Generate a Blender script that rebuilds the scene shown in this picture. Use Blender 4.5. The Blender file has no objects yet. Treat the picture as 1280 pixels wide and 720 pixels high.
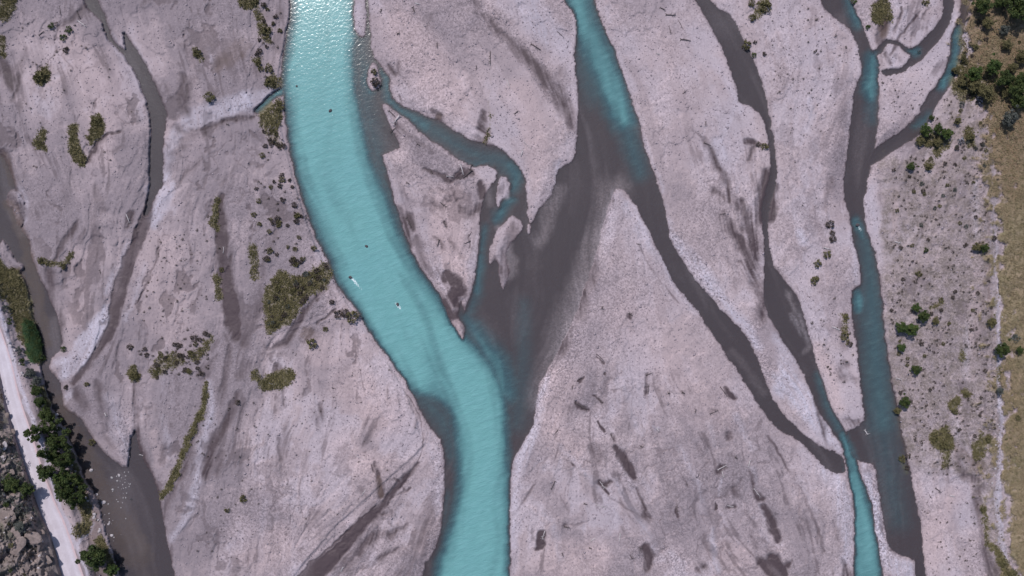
import bpy, math, random
import numpy as np
random.seed(7)
RS = np.random.RandomState(11)
S = 0.25            # metres per photo pixel on the river plain
H = 213.33          # camera height above the water
C = bpy.context.scene.collection

# ------------------------------------------------------------------ raster in plan (1 cell = 1 px = 0.25 m)
U0, V0, U1, V1 = -220, -220, 1500, 940
NX, NY = U1-U0, V1-V0
GX, GY = np.meshgrid(np.arange(NX)+U0+0.0, np.arange(NY)+V0+0.0)

def vnoise(X, Y, sc, seed):
    r = np.random.RandomState(seed).rand(256, 256)
    x = X/sc; y = Y/sc
    xi = np.floor(x).astype(int); yi = np.floor(y).astype(int)
    fx = x-xi; fy = y-yi
    fx = fx*fx*(3-2*fx); fy = fy*fy*(3-2*fy)
    a = r[yi & 255, xi & 255]; b = r[yi & 255, (xi+1) & 255]
    c = r[(yi+1) & 255, xi & 255]; d = r[(yi+1) & 255, (xi+1) & 255]
    return (a*(1-fx)+b*fx)*(1-fy)+(c*(1-fx)+d*fx)*fy
def fbm(X, Y, sc, seed, o=4, g=0.5):
    t = 0; a = 1; s = 0
    for k in range(o):
        t = t+a*vnoise(X+17*k, Y+31*k, sc/2**k, seed+k); s += a; a *= g
    return t/s
def sstep(a, b, x):
    t = np.clip((x-a)/(b-a), 0, 1); return t*t*(3-2*t)

# coordinates bent by noise so that traced edges turn ragged
WX1 = (fbm(GX, GY, 9, 1, 3)-.5)*5;  WY1 = (fbm(GX, GY, 9, 5, 3)-.5)*5
WX2 = (fbm(GX, GY, 22, 9, 4, .6)-.5)*22; WY2 = (fbm(GX, GY, 22, 14, 4, .6)-.5)*22

def catmull(p, closed=False, n=3):
    p = [np.array(q, float) for q in p]; N = len(p); out = []
    for i in range(N if closed else N-1):
        if closed: a, b, c, d = p[i-1], p[i], p[(i+1) % N], p[(i+2) % N]
        else: a, b, c, d = p[max(i-1, 0)], p[i], p[i+1], p[min(i+2, N-1)]
        for k in range(n):
            t = k/n
            out.append(.5*((2*b)+(c-a)*t+(2*a-5*b+4*c-d)*t*t+(3*b-a-3*c+d)*t**3))
    if not closed: out.append(p[-1])
    return out
def box(xa, xb, ya, yb):
    return (slice(int(np.clip(ya-V0, 0, NY)), int(np.clip(yb-V0+1, 0, NY))), slice(int(np.clip(xa-U0, 0, NX)), int(np.clip(xb-U0+1, 0, NX))))
def poly_sd(pts, warp=1.0, R=30, smooth=True):
    """signed distance in px (inside positive) of a traced outline; -R far away"""
    P = np.array(catmull(pts, True, 3) if smooth else pts, float)
    F = np.full((NY, NX), -float(R))
    sl = box(P[:, 0].min()-R, P[:, 0].max()+R, P[:, 1].min()-R, P[:, 1].max()+R)
    X = (GX+WX1*warp)[sl]; Y = (GY+WY1*warp)[sl]
    ins = np.zeros(X.shape, bool); D = np.full(X.shape, 1e9)
    for i in range(len(P)):
        x0, y0 = P[i-1]; x1, y1 = P[i]
        if y0 != y1:
            c = ((y0 > Y) != (y1 > Y)) & (X < (x1-x0)*(Y-y0)/(y1-y0)+x0); ins ^= c
        dx, dy = x1-x0, y1-y0; L = dx*dx+dy*dy+1e-9
        t = np.clip(((X-x0)*dx+(Y-y0)*dy)/L, 0, 1)
        D = np.minimum(D, (X-x0-t*dx)**2+(Y-y0-t*dy)**2)
    D = np.sqrt(D)
    F[sl] = np.maximum(np.where(ins, D, -D), -R)
    return F
def stroke(F, pts, s=1.0, soft=3.0, warp=1.0, warp2=0.0, rough=0.0):
    """raise F to s along a line whose half width is the third number of each point"""
    P = catmull(pts, False, 3) if len(pts) > 2 else [np.array(q, float) for q in pts]
    if len(P) == 1: P = [P[0], P[0]+np.array([.1, .1, 0])]
    A = np.array(P); m = A[:, 2].max()+soft+8+warp2*8
    sl = box(A[:, 0].min()-m, A[:, 0].max()+m, A[:, 1].min()-m, A[:, 1].max()+m)
    X = GX[sl]+WX1[sl]*warp+WX2[sl]*warp2; Y = GY[sl]+WY1[sl]*warp+WY2[sl]*warp2
    best = np.full(X.shape, -1e9)
    for i in range(len(P)-1):
        x0, y0, w0 = P[i]; x1, y1, w1 = P[i+1]
        dx, dy = x1-x0, y1-y0; L = dx*dx+dy*dy+1e-9
        t = np.clip(((X-x0)*dx+(Y-y0)*dy)/L, 0, 1)
        best = np.maximum(best, w0+t*(w1-w0)-np.sqrt((X-x0-t*dx)**2+(Y-y0-t*dy)**2))
    v = sstep(-soft/2, soft/2, best)*s
    F[sl] = np.maximum(F[sl], v)
def P(s):
    """'x,y x,y' or 'x,y,w x,y,w' -> list of tuples"""
    return [tuple(float(c) for c in q.split(',')) for q in s.split()]

# ------------------------------------------------------------------ water outlines (traced banks)
WATER = [
 # broad main river and the dark silt apron beside it
 "363,-200 363,0 360,33 352,83 351,110 355,123 357,150 362,187 373,233 385,270 398,303 410,327 423,358 447,390 463,417 490,453 510,482 520,500 533,527 550,550 556,577 555,620 550,667 537,700 528,722 500,930 640,930 638,720 637,620 640,580 650,560 667,527 673,482 678,474 692,448 712,410 730,362 744,320 753,285 762,255 770,236 783,240 800,267 817,300 830,327 847,360 873,390 890,417 913,450 933,480 960,523 980,541 1003,554 1027,580 1043,591 1057,590 1050,569 1027,559 1000,539 977,516 960,487 957,477 943,440 927,413 907,393 880,363 853,327 837,297 832,263 825,240 807,187 797,147 783,107 767,60 753,30 743,0 720,-90 700,-200 660,-200 690,-80 705,0 718,17 721,43 718,73 722,110 723,147 718,195 706,207 697,215 693,233 685,250 673,263 668,273 662,279 660,272 658,258 657,233 652,215 640,199 620,184 593,177 567,163 550,151 537,148 520,140 500,130 489,120 487,100 480,87 467,70 462,33 460,0 452,-200",
 # dark channel of the central bar
 "820,-200 850,-60 870,0 887,30 903,63 920,107 924,128 940,134 954,150 960,172 963,200 962,222 955,245 952,262 954,290 956,320 955,350 956,375 960,393 980,427 997,453 1010,480 1020,507 1029,521 1043,545 1052,557 1057,577 1065,613 1068,653 1067,720 1060,930 1120,930 1103,720 1095,667 1090,633 1077,597 1067,567 1057,540 1040,510 1030,480 1020,453 1010,413 997,373 978,348 967,332 961,305 960,280 961,262 967,240 971,215 969,190 966,170 961,145 957,123 947,90 930,50 913,20 887,0 872,-60 850,-200",
 # right branch
 "960,-200 1000,-60 1025,0 1040,20 1063,37 1073,63 1077,90 1070,107 1067,127 1060,187 1055,240 1063,273 1068,307 1075,333 1077,355 1066,363 1064,387 1070,427 1076,480 1080,520 1074,532 1058,540 1060,556 1068,572 1080,578 1093,583 1099,620 1107,660 1110,680 1123,693 1140,699 1144,720 1150,930 1185,930 1157,720 1152,667 1143,620 1133,567 1123,517 1116,480 1107,427 1103,380 1098,337 1088,300 1080,270 1082,240 1092,187 1097,157 1098,107 1097,73 1087,57 1073,20 1063,0 1045,-70 1020,-200",
 "1190,-200 1185,-80 1180,0 1177,23 1160,43 1147,57 1136,60 1122,53 1108,49 1096,60 1090,66 1092,70 1101,66 1109,54 1124,58 1133,66 1138,72 1127,84 1103,88 1107,95 1127,90 1150,75 1173,50 1187,27 1192,0 1202,-80 1210,-200",
 "1225,-200 1210,-80 1202,0 1198,27 1190,43 1188,67 1180,90 1167,110 1152,133 1148,143 1125,165 1090,188 1088,206 1120,187 1147,170 1163,146 1173,127 1193,97 1200,73 1202,47 1207,23 1212,0 1225,-80 1245,-200",
 # left braids
 "90,-200 98,-70 105,0 117,17 128,27 137,50 153,67 173,100 187,143 188,187 187,236 183,256 181,268 186,266 194,246 204,228 203,187 208,143 200,120 183,83 163,50 155,42 158,62 150,58 140,47 133,23 122,0 112,-70 110,-200",
 "-200,60 -60,130 0,190 12,212 20,236 30,250 27,286 36,300 43,333 67,383 78,428 66,446 62,462 76,478 80,508 100,523 117,550 143,577 160,584 163,556 169,540 176,566 188,590 200,620 203,647 210,680 218,720 260,930 200,930 150,720 133,667 123,627 103,590 87,547 67,510 56,480 52,452 53,440 40,390 33,350 20,335 8,320 0,305 -60,250 -200,180",
 # end of the traced outlines
 # side creek reaching the river from the left
 "353,110 344,114 334,122 324,133 318,140 323,143 330,138 338,129 346,122 354,120",
]
ISLANDS = [
 "9,246 15,236 26,240 33,258 31,278 24,284 18,268 10,256",
 "2,300 10,308 18,322 30,334 24,340 8,330 -4,318",
 "442,-200 442,0 443,33 448,45 456,44 459,20 457,0 458,-200",
 "463,80 459,92 461,108 468,113 475,106 474,92 469,80",
 "478,131 485,130 497,141 510,149 527,167 550,182 567,195 580,203 593,209 606,206 617,209 622,217 618,226 605,248 600,278 599,300 597,320 594,345 588,368 580,390 577,378 572,395 580,407 578,424 570,412 560,393 547,364 527,337 512,307 500,273 490,240 483,213 478,194 492,188 500,182 492,165 484,150",
 "624,223 632,221 637,230 635,242 628,252 622,259 620,245",
 "638,270 646,273 654,283 647,294 640,303 632,320 637,340 630,362 624,345 620,325 612,330 611,315 617,300 625,284",
 "659,277 664,281 663,291 659,290",
]
W = np.full((NY, NX), -30.0)
for s in WATER: W = np.maximum(W, poly_sd(P(s), 0.7))
for s in ISLANDS: W = np.minimum(W, -poly_sd(P(s), 0.7))

N3 = fbm(GX, GY, 5, 90, 2); N0 = vnoise(GX, GY, 2.4, 33)
W = np.where(np.abs(W) < 12, W+(N3-.5)*3.2*vnoise(GX, GY, 60, 34)+(N0-.5)*2.0*vnoise(GX, GY, 45, 35), W)
# ------------------------------------------------------------------ opacity of the milky water = how deep the bed lies
T = np.zeros((NY, NX))
deep = poly_sd(P("366,-200 366,0 364,33 357,83 356,110 359,125 361,150 366,187 377,233 389,270 402,303 414,327 427,358 450,392 467,420 493,457 516,488 545,500 563,520 571,560 573,610 565,650 553,690 545,722 520,930 636,930 636,720 636,620 634,560 631,510 625,480 613,455 600,440 585,424 562,397 545,368 525,338 509,309 496,279 486,250 474,222 460,185 452,145 444,105 442,60 443,0 440,-200"), 0.8, 40)
T = np.maximum(T, sstep(-11, 10, deep)*(0.80+0.17*sstep(0, 26, deep)))
for pts, s, soft in [
 ("352,114,5 340,120,4 328,132,3 320,139,2", .75, 6),
 ("522,492,7 545,515,8 560,540,7 565,570,4", .30, 18), ("450,30,5 454,100,7 464,160,7 480,212,5", .30, 18), ("556,620,4 548,670,4", .25, 12),
 ("479,90,3 484,108,5 488,124,5 500,138,5 515,147,5 532,158,6", .55, 9),
 ("532,158,6 560,174,6 590,192,7 620,200,7 636,208,8", .30, 12),
 ("578,200,3 590,205,3 610,200,4", .4, 6),
 ("636,207,5 645,218,6 642,234,5", .52, 9),
 ("640,250,3 630,260,4 624,268,5 620,274,3", .62, 7),
 ("606,285,3 603,298,4 602,312,3", .45, 7),
 ("601,320,3 599,345,4 595,365,4", .55, 8),
 ("597,365,4 590,385,4 584,398,4", .3, 9),
 ("583,400,3 592,410,6 604,430,9 620,455,14 632,490,14", .65, 16),
 ("655,380,5 654,440,8 650,490,12 644,530,10", .16, 12),
 ("722,-200,16 724,0,17 737,40,17 750,75,18 766,115,16 780,150,13", .80, 16),
 ("780,150,13 793,190,9 800,215,6", .42, 16),
 ("730,40,10 735,90,10 745,120,8", .35, 22),
 ("1022,470,4 1035,505,5 1048,535,6", .30, 6),
 ("1054,545,4 1062,570,7 1068,600,9", .68, 5),
 ("1067,595,9 1077,640,13 1082,680,15 1085,720,16 1090,930,20", .86, 7),
 ("1050,-90,8 1061,-10,5 1066,14,6 1072,30,5", .55, 8),
 ("1090,72,6 1090,90,8 1088,108,9 1089,122,6", .72, 10),
 ("1089,122,6 1090,150,3", .4, 12),
 ("1070,278,5 1074,284,5 1078,296,4", .55, 6),
 ("1072,368,5 1073,376,8 1074,384,7", .62, 7),
 ("1082,300,7 1088,340,8 1090,380,13 1094,430,15 1098,480,15 1104,530,15", .40, 18),
 ("1104,530,15 1110,580,12 1116,620,10 1124,650,7", .22, 22),
 ("1137,62,2 1143,65,4 1148,63,3", .55, 5),
 ("1197,40,5 1195,60,5 1192,80,6 1182,98,6 1176,105,6", .55, 6),
 ("1181,97,4 1178,105,5", .70, 5),
 ("1163,143,3 1152,152,4 1144,158,3", .40, 6),
 ("462,84,4 459,100,6 463,115,4", .7, 8),
]: stroke(T, P(pts), s*(.86 if s > .3 else 1), soft*1.9+3)
LANE = L_ = np.zeros((NY, NX))
stroke(L_, P('445,60,3 450,150,7 468,215,11 488,270,11 508,330,9 530,395,11 545,445,13 556,500,14 562,530,8'), .16, 26)
stroke(L_, P('380,200,5 400,270,6 430,330,6'), .08, 20)
T = np.clip(T-L_*(T > .3), 0, .965)*np.clip(W/3, 0, 1)
depth = -np.log(1-T)/1.6

# ------------------------------------------------------------------ ground masks
def L0(): return np.zeros((NY, NX))
dark, pale, pink, olive, brown, tan, rock, coarse, sub = L0(), L0(), L0(), L0(), L0(), L0(), L0(), L0(), L0()
# flat outline fills
def fill(F, s, v, soft=4, warp=2.0):
    F[:] = np.maximum(F, v*sstep(-soft/2, soft/2, poly_sd(P(s), warp)))
DK = [
 ("521,579,2 505,600,3.5 485,622,5 466,645,6 448,662,8 425,686,10 398,712,14 370,745,18 300,830,24", .78, 3, .08), ("470,632,1 440,660,1.5 412,684,2 385,708,2", .9, 2, .05), ("521,578,.8 528,560,.8 527,530,.8 518,505,.8 505,488,.8", .5, 1, .02),
 ("188,250,6 180,280,8 168,312,9 154,346,10 146,380,9 139,410,7 123,438,5 105,461,4.5 91,479,4", .85, 2, .04), ("200,312,1 188,342,1.5 172,378,1", .5, 2, .1),
 ("628,238,7 631,228,5", .5, 3, .2), ("646,285,6 634,310,8 630,345,6 618,325,5", .42, 5, .5), ("300,146,3 280,151,4 262,158,4 240,162,3", .55, 4, .3), ("240,150,2 222,165,3 214,185,3", .4, 4, .3),
 ("556,560,3 556,610,4 550,660,4", .4, 6, .3),
 ("322,144,2 305,148,3.5 285,150,4 272,153,2", .75, 3, .2), ("285,55,12 288,75,14 295,95,10", .33, 10, .4), ("228,95,5 222,120,8 232,138,6", .55, 7, .7), ("312,60,5 318,90,6", .3, 8, .5),
 ("330,160,6 325,175,5", .5, 5, .4), ("150,164,1.5 130,170,2 118,184,2 108,203,2", .65, 3, .1), ("6,190,5 14,215,6 22,232,3", .6, 5, .3), ("30,180,2 34,210,2 20,236,2", .3, 4, .2),
 ("470,640,8 448,672,12 432,705,14", .38, 12, .6), ("500,628,5 480,650,6", .4, 8, .6), ("470,700,10 500,690,8", .3, 10, .6), ("545,590,4 540,650,8 528,690,9", .3, 10, .4),
 ("285,430,3 282,455,3 280,485,3", .6, 4, .2), ("240,420,4 250,450,4", .25, 6, .5), ("210,250,3 205,290,3 190,330,2", .3, 5, .4), ("120,330,5 150,420,4", .15, 9, .4), ("60,120,5 90,200,8 80,260,6", .22, 12, .7), ("230,240,6 235,300,5", .22, 10, .6),
 ("360,520,3 352,580,3 356,640,3", .25, 6, .3), ("420,480,3 400,560,3", .2, 6, .4), ("310,540,4 300,600,3 290,660,3", .2, 8, .3), ("330,440,5 360,445,4", .35, 6, .5), ("310,452,6 300,470,6", .4, 6, .6),
 ("245,20,4 238,60,4", .2, 8, .4), ("200,30,6 215,80,6", .15, 12, .4), ("85,100,3 75,150,4", .2, 8, .5), ("150,440,5 140,480,6", .2, 10, .5), ("180,420,3 176,460,3", .25, 6, .4),
 ("620,20,8 640,35,5", .25, 10, .5), ("575,30,3 590,90,3 592,150,3", .18, 7, .3), ("540,20,5 530,50,4", .25, 8, .5), ("690,120,8 700,90,7 712,110,5", .3, 10, .6),
 ("780,20,3 800,60,3", .12, 6, .3), ("925,150,5 900,130,3", .2, 8, .5), ("990,20,4 1000,80,4", .15, 8, .4), ("968,60,3 985,140,4 990,230,3", .2, 8, .4), ("1022,250,3 1030,330,3", .18, 8, .4),
 ("1145,20,2 1125,50,2 1112,70,2", .5, 4, .3), ("1160,10,2 1140,45,2", .35, 5, .4), ("1120,70,3 1128,78,2", .35, 4, .5), ("1100,230,3 1105,300,3", .2, 6, .3),
 ("760,500,8 770,540,8", .25, 12, .5), ("820,560,6 840,620,6 850,690,8", .2, 12, .4), ("700,560,4 720,600,4", .25, 7, .5), ("880,620,5 900,670,6", .25, 9, .5), ("990,600,3 1010,660,4", .2, 7, .3),  # damp silt stains: points, strength, softness, second warp
 ("33,60,2 27,88,4 17,125,2", .55, 4, .2), ("104,8,3 92,22,5 76,34,3", .55, 5, .3),
 ("155,42,1 170,70,5 190,110,8 205,140,5", .9, 3, .1),
 ("232,55,5 240,72,6 247,88,4", .4, 6, .4), ("272,84,7 290,62,8 305,80,8 320,90,8", .45, 9, .6),
 ("225,135,6 235,112,7 242,95,4", .5, 6, .5), ("150,164,2 132,172,3 120,186,2 112,200,4", .5, 5, .2),
 ("140,190,3 155,184,3", .3, 5, .2), ("255,195,3 240,210,4 222,230,3", .5, 5, .3), ("212,212,5 222,192,6 238,180,4", .4, 7, .5),
 ("98,275,2 82,300,4 66,328,2", .65, 3, .1), ("118,240,5 119,290,6 121,330,4", .33, 8, .2), ("124,262,7 118,236,5", .4, 4, .2),
 ("164,268,6 160,284,3", .7, 3, .1), ("198,308,1 190,340,1.5 172,378,1", .6, 2, .1), ("100,300,4 106,285,3", .4, 4, .2),
 ("276,245,4 277,300,6 284,350,8 290,400,11", .9, 3, .08), ("150,165,2 128,172,2 116,190,2.5", .7, 2, .1), ("0,190,7 10,215,7 18,236,4", .9, 4, .2), ("275,245,4 278,270,5 282,310,6 285,350,7 290,390,10 296,420,8", .75, 6, .15), ("272,290,2 276,370,2", .5, 4, .2),
 ("305,425,10 318,395,8 326,360,6 328,330,5", .42, 9, .3), ("284,420,3 286,450,4 280,480,5 276,505,3", .55, 5, .2),
 ("262,472,2 270,445,3", .5, 3, .2), ("225,490,3 222,470,2", .4, 4, .2),
 ("170,470,3 168,500,4 172,550,4 182,584,7 194,618,6", .75, 5, .15), ("298,492,3 283,525,4 268,555,6 258,592,6", .65, 6, .25),
 ("256,500,3 245,545,3 230,585,5 216,612,5 206,645,4", .6, 5, .25), ("270,590,5 280,565,3", .5, 5, .3),
 ("120,480,6 130,512,7 136,538,3", .5, 7, .4), ("95,490,5 108,510,6", .5, 5, .6), ("140,560,3 126,530,3", .4, 5, .4),
 ("0,80,8 10,95,9 14,112,3", .6, 4, .2),
 ("402,364,2 386,384,3 373,402,5 357,426,6 342,435,3", .68, 4, .15), ("418,387,1.5 398,404,2", .6, 3, .1),
 ("388,418,9 379,425,5", .55, 4, .2), ("346,462,6 352,484,5 356,506,3", .7, 4, .2), ("396,376,1.5 400,372,1.5", .5, 2, .1),
 ("345,285,4 338,310,5", .35, 8, .4), ("398,508,4 406,528,3", .5, 4, .2), ("348,548,3 351,575,3", .4, 4, .2),
 ("390,515,3 400,532,4", .4, 4, .3), ("325,500,3 335,560,3 330,620,3", .22, 6, .3), ("345,560,2 352,640,4 340,700,4", .22, 8, .3),
 ("468,574,2 473,598,4 477,618,5", .75, 3, .1), ("465,580,1.5 467,590,1.5", .7, 2, .1), ("495,600,2 505,612,2 490,622,2 484,630,2", .7, 3, .4),
 ("500,616,2 512,608,1.5", .6, 2, .3), ("452,650,3 470,642,3 482,638,2", .7, 3, .5), ("446,690,5 466,672,7 490,668,5 504,655,3", .65, 4, .5),
 ("455,712,4 478,696,4 494,685,3", .65, 4, .4), ("440,700,3 450,680,3", .6, 3, .3), ("402,712,3 420,690,4 440,668,3", .5, 3, .3),
 ("520,700,8 532,660,10 544,620,9", .30, 10, .4), ("510,715,4 520,680,3", .35, 6, .3), ("557,600,3 553,650,4 541,695,4", .4, 6, .2),
 ("395,640,6 402,672,5", .25, 8, .5), ("455,618,4 450,610,3", .4, 3, .3),
 ("500,78,2 495,92,4 486,84,3", .6, 3, .2), ("541,136,4 550,148,6", .78, 3, .1), ("499,120,2 503,132,2", .5, 2, .2),
 ("603,140,3 601,165,8 603,180,9 618,180,4", .55, 3, .15), ("588,-120,4 592,0,3 606,22,4 640,52,5 664,80,7 690,108,9 706,138,9 714,160,5", .62, 7, .35),
 ("735,180,0.5 735,181,.5", .1, 2, .1),
 ("500,262,2 508,285,4 516,305,3", .55, 4, .6), ("535,235,3 560,240,5 570,250,4", .5, 5, .7), ("560,300,3 575,325,3", .4, 4, .6), ("530,212,3 545,217,4 562,226,4", .85, 3, .3), ("566,222,4 578,215,6 590,212,5", .75, 3, .4),
 ("540,250,5 552,258,6 560,246,5", .6, 5, .7), ("512,274,6 516,284,4", .65, 4, .4), ("556,278,3 558,285,2", .7, 3, .3),
 ("545,300,5 548,312,4", .6, 4, .6), ("580,262,6 592,266,7 597,256,4", .6, 5, .5), ("587,295,1.5 586,310,1.5", .5, 2, .3),
 ("556,346,5 570,352,7 577,362,6 565,368,7 575,384,4", .85, 4, .5), ("553,378,6 562,392,5 570,392,4", .7, 4, .2),
 ("520,296,3 530,325,4 545,345,4", .45, 6, .3), ("600,228,4 603,246,4 606,232,4", .7, 3, .2),
 ("500,160,5 520,175,4 540,190,5", .35, 8, .2), ("515,190,6 530,195,5", .3, 8, .3), ("498,165,3 495,155,3", .6, 4, .4),
 ("798,304,1 812,332,1.5 830,358,1.5 848,378,1", .35, 3, .1), ("740,330,8 728,368,8 716,400,8 700,435,7", .6, 14, .4),
 ("892,238,5 912,250,6", .6, 5, .5), ("903,268,5 918,290,7 931,308,8 942,335,10 950,370,8 956,400,4", .62, 6, .9),
 ("925,250,6 935,280,8 945,320,8", .8, 6, .5), ("925,330,2 942,345,4", .6, 3, .6), ("878,172,2 888,188,4 898,208,5 910,232,7 920,255,7", .62, 5, .4),
 ("880,175,2 870,165,1", .4, 3, .3), ("942,185,3 938,200,2", .5, 4, .2), ("934,176,3 945,182,4", .6, 3, .4),
 ("960,215,6 955,245,8 950,275,9", .85, 6, .3), ("967,235,5 965,270,6", .9, 4, .2),
 ("965,335,4 975,360,8 985,400,8 1000,440,7", .3, 6, .3),
 ("720,503,1.5 724,508,3 734,511,3", .95, 1.5, .05), ("743,494,1.5 752,502,2", .7, 2, .1), ("748,528,1 755,538,2", .75, 2, .1),
 ("765,542,3 768,552,2", .8, 2, .1), ("770,560,4 778,572,7 788,590,7 792,596,4", .8, 3, .25), ("745,562,9 752,572,8", .45, 8, .3),
 ("775,560,6 790,600,7 805,640,8", .3, 10, .2), ("796,610,2 802,628,2 808,642,4 812,648,4", .8, 3, .2),
 ("748,603,3 755,605,4 762,603,3", .9, 2, .05), ("753,608,2 760,617,1.5", .85, 2, .05), ("713,578,1 720,585,1.5", .5, 2, .2),
 ("760,620,2 790,640,2 803,645,2", .3, 4, .2), ("678,668,6 676,680,5 672,686,3", .85, 2, .08), ("709,658,4", .5, 3, .2),
 ("691,606,4 690,616,3", .5, 3, .5), ("640,645,1 660,618,2 670,605,1", .45, 4, .1), ("700,620,1 712,642,2 728,644,1", .35, 3, .1),
 ("806,684,6 812,694,7 808,712,4", .8, 3, .25), ("873,713,7 880,708,4", .6, 4, .4), ("833,680,2 840,700,2 838,620,1", .3, 5, .3),
 ("790,690,3 776,655,3", .3, 5, .3), ("809,468,2 808,492,3 810,486,3", .7, 2, .2), ("787,393,3 789,398,2", .8, 2, .1),
 ("790,400,1.5 796,440,2 800,470,2", .25, 4, .1), ("746,445,1 754,455,2", .9, 1.5, .1), ("756,467,2", .8, 2, .1), ("723,478,2 728,470,1", .8, 2, .2),
 ("905,486,2 912,494,4 917,498,3", .85, 2, .15), ("893,574,1 894,640,1", .1, 3, .1), ("893,629,1 895,636,2", .9, 1.5, .1),
 ("898,590,4 903,584,5 908,586,2", .8, 2, .2), ("910,633,3 917,635,2", .85, 2, .2), ("847,634,1.5 847,645,2.5", .7, 2, .3),
 ("888,515,3 895,515,2", .6, 3, .5), ("912,546,4", .6, 3, .5), ("850,590,1 858,606,2", .4, 3, .1),
 ("938,590,2 942,606,3 950,624,4 955,622,3", .85, 3, .35), ("956,635,4 964,652,6 970,672,6", .85, 3, .3), ("948,525,3 946,535,3", .5, 3, .4),
 ("950,560,3 948,543,2", .6, 3, .4), ("915,610,5 925,618,4", .4, 5, .5), ("930,640,3 945,660,4", .35, 5, .4),
 ("965,700,10 972,715,14 950,702,7", .9, 3, .35), ("985,705,5 992,698,2", .8, 2, .4), ("945,688,3 940,665,2", .5, 4, .3),
 ("872,560,3 890,580,2", .3, 5, .3), ("830,470,4 842,520,5", .15, 8, .2), ("700,400,6 690,430,8", .4, 10, .3),
 ("960,545,1.5 985,585,1.5 1005,620,2 1022,660,2 1030,690,2.5", .42, 4, .1), ("960,590,1 975,620,1.5", .3, 4, .1), ("1040,650,1.5 1052,690,3", .3, 5, .1),
 ("1055,700,3 1058,720,6", .7, 3, .15), ("1019,502,1.5 1028,530,3 1034,556,3", .6, 3, .3), ("1040,82,5 1044,106,7 1046,122,3", .35, 9, .2),
 ("1037,225,5 1036,238,4", .4, 5, .2), ("1105,5,8 1106,30,8 1100,50,4", .6, 6, .3), ("1118,40,2 1128,10,2", .5, 3, .2), ("1105,68,2 1110,78,3", .5, 3, .4),
 ("1060,525,5 1066,530,6 1075,524,3", .7, 4, .3), ("1055,455,6 1050,470,5 1065,475,4", .45, 5, .6), ("1053,405,6 1055,430,6", .35, 6, .5),
 ("1180,80,4 1170,90,4", .45, 4, .3), ("1095,590,6 1085,586,6 1093,600,5", .45, 5, .8), ("1100,640,2 1103,660,3", .5, 3, .6), ("1112,685,2 1125,692,3", .6, 3, .8),
 ("1230,605,5 1222,625,6 1225,660,5 1232,690,6 1240,715,12", .5, 7, .3), ("1205,590,6 1222,600,6", .5, 5, .4),
 ("1200,480,5 1207,510,6 1208,545,7 1200,580,7 1212,600,6", .35, 6, .4), ("1110,620,2 1120,590,2", .2, 4, .3),
 ("10,250,6 22,262,7 26,280,5", .55, 4, .8), ("0,235,4 12,240,4", .5, 4, .5), ("60,340,8 70,390,8 74,430,6", .5, 6, .2),
 ("155,300,1 148,320,1.5", .3, 3, .1), ("215,160,5 245,168,5 270,156,4", .45, 6, .3), ("220,180,4 235,172,4", .4, 5, .3),
 ("310,190,2 290,215,3 275,232,3", .45, 5, .3), ("300,225,3 280,240,3", .3, 5, .3),
]
for pts, s, soft, w2 in DK:
    small = max(p[2] for p in P(pts)) < 2.6
    stroke(dark, P(pts), min(s*1.32, 1), soft*(1.2 if small else 2.1)+(0 if small else 2), 1.0, w2+(.0 if small else .15))
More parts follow.
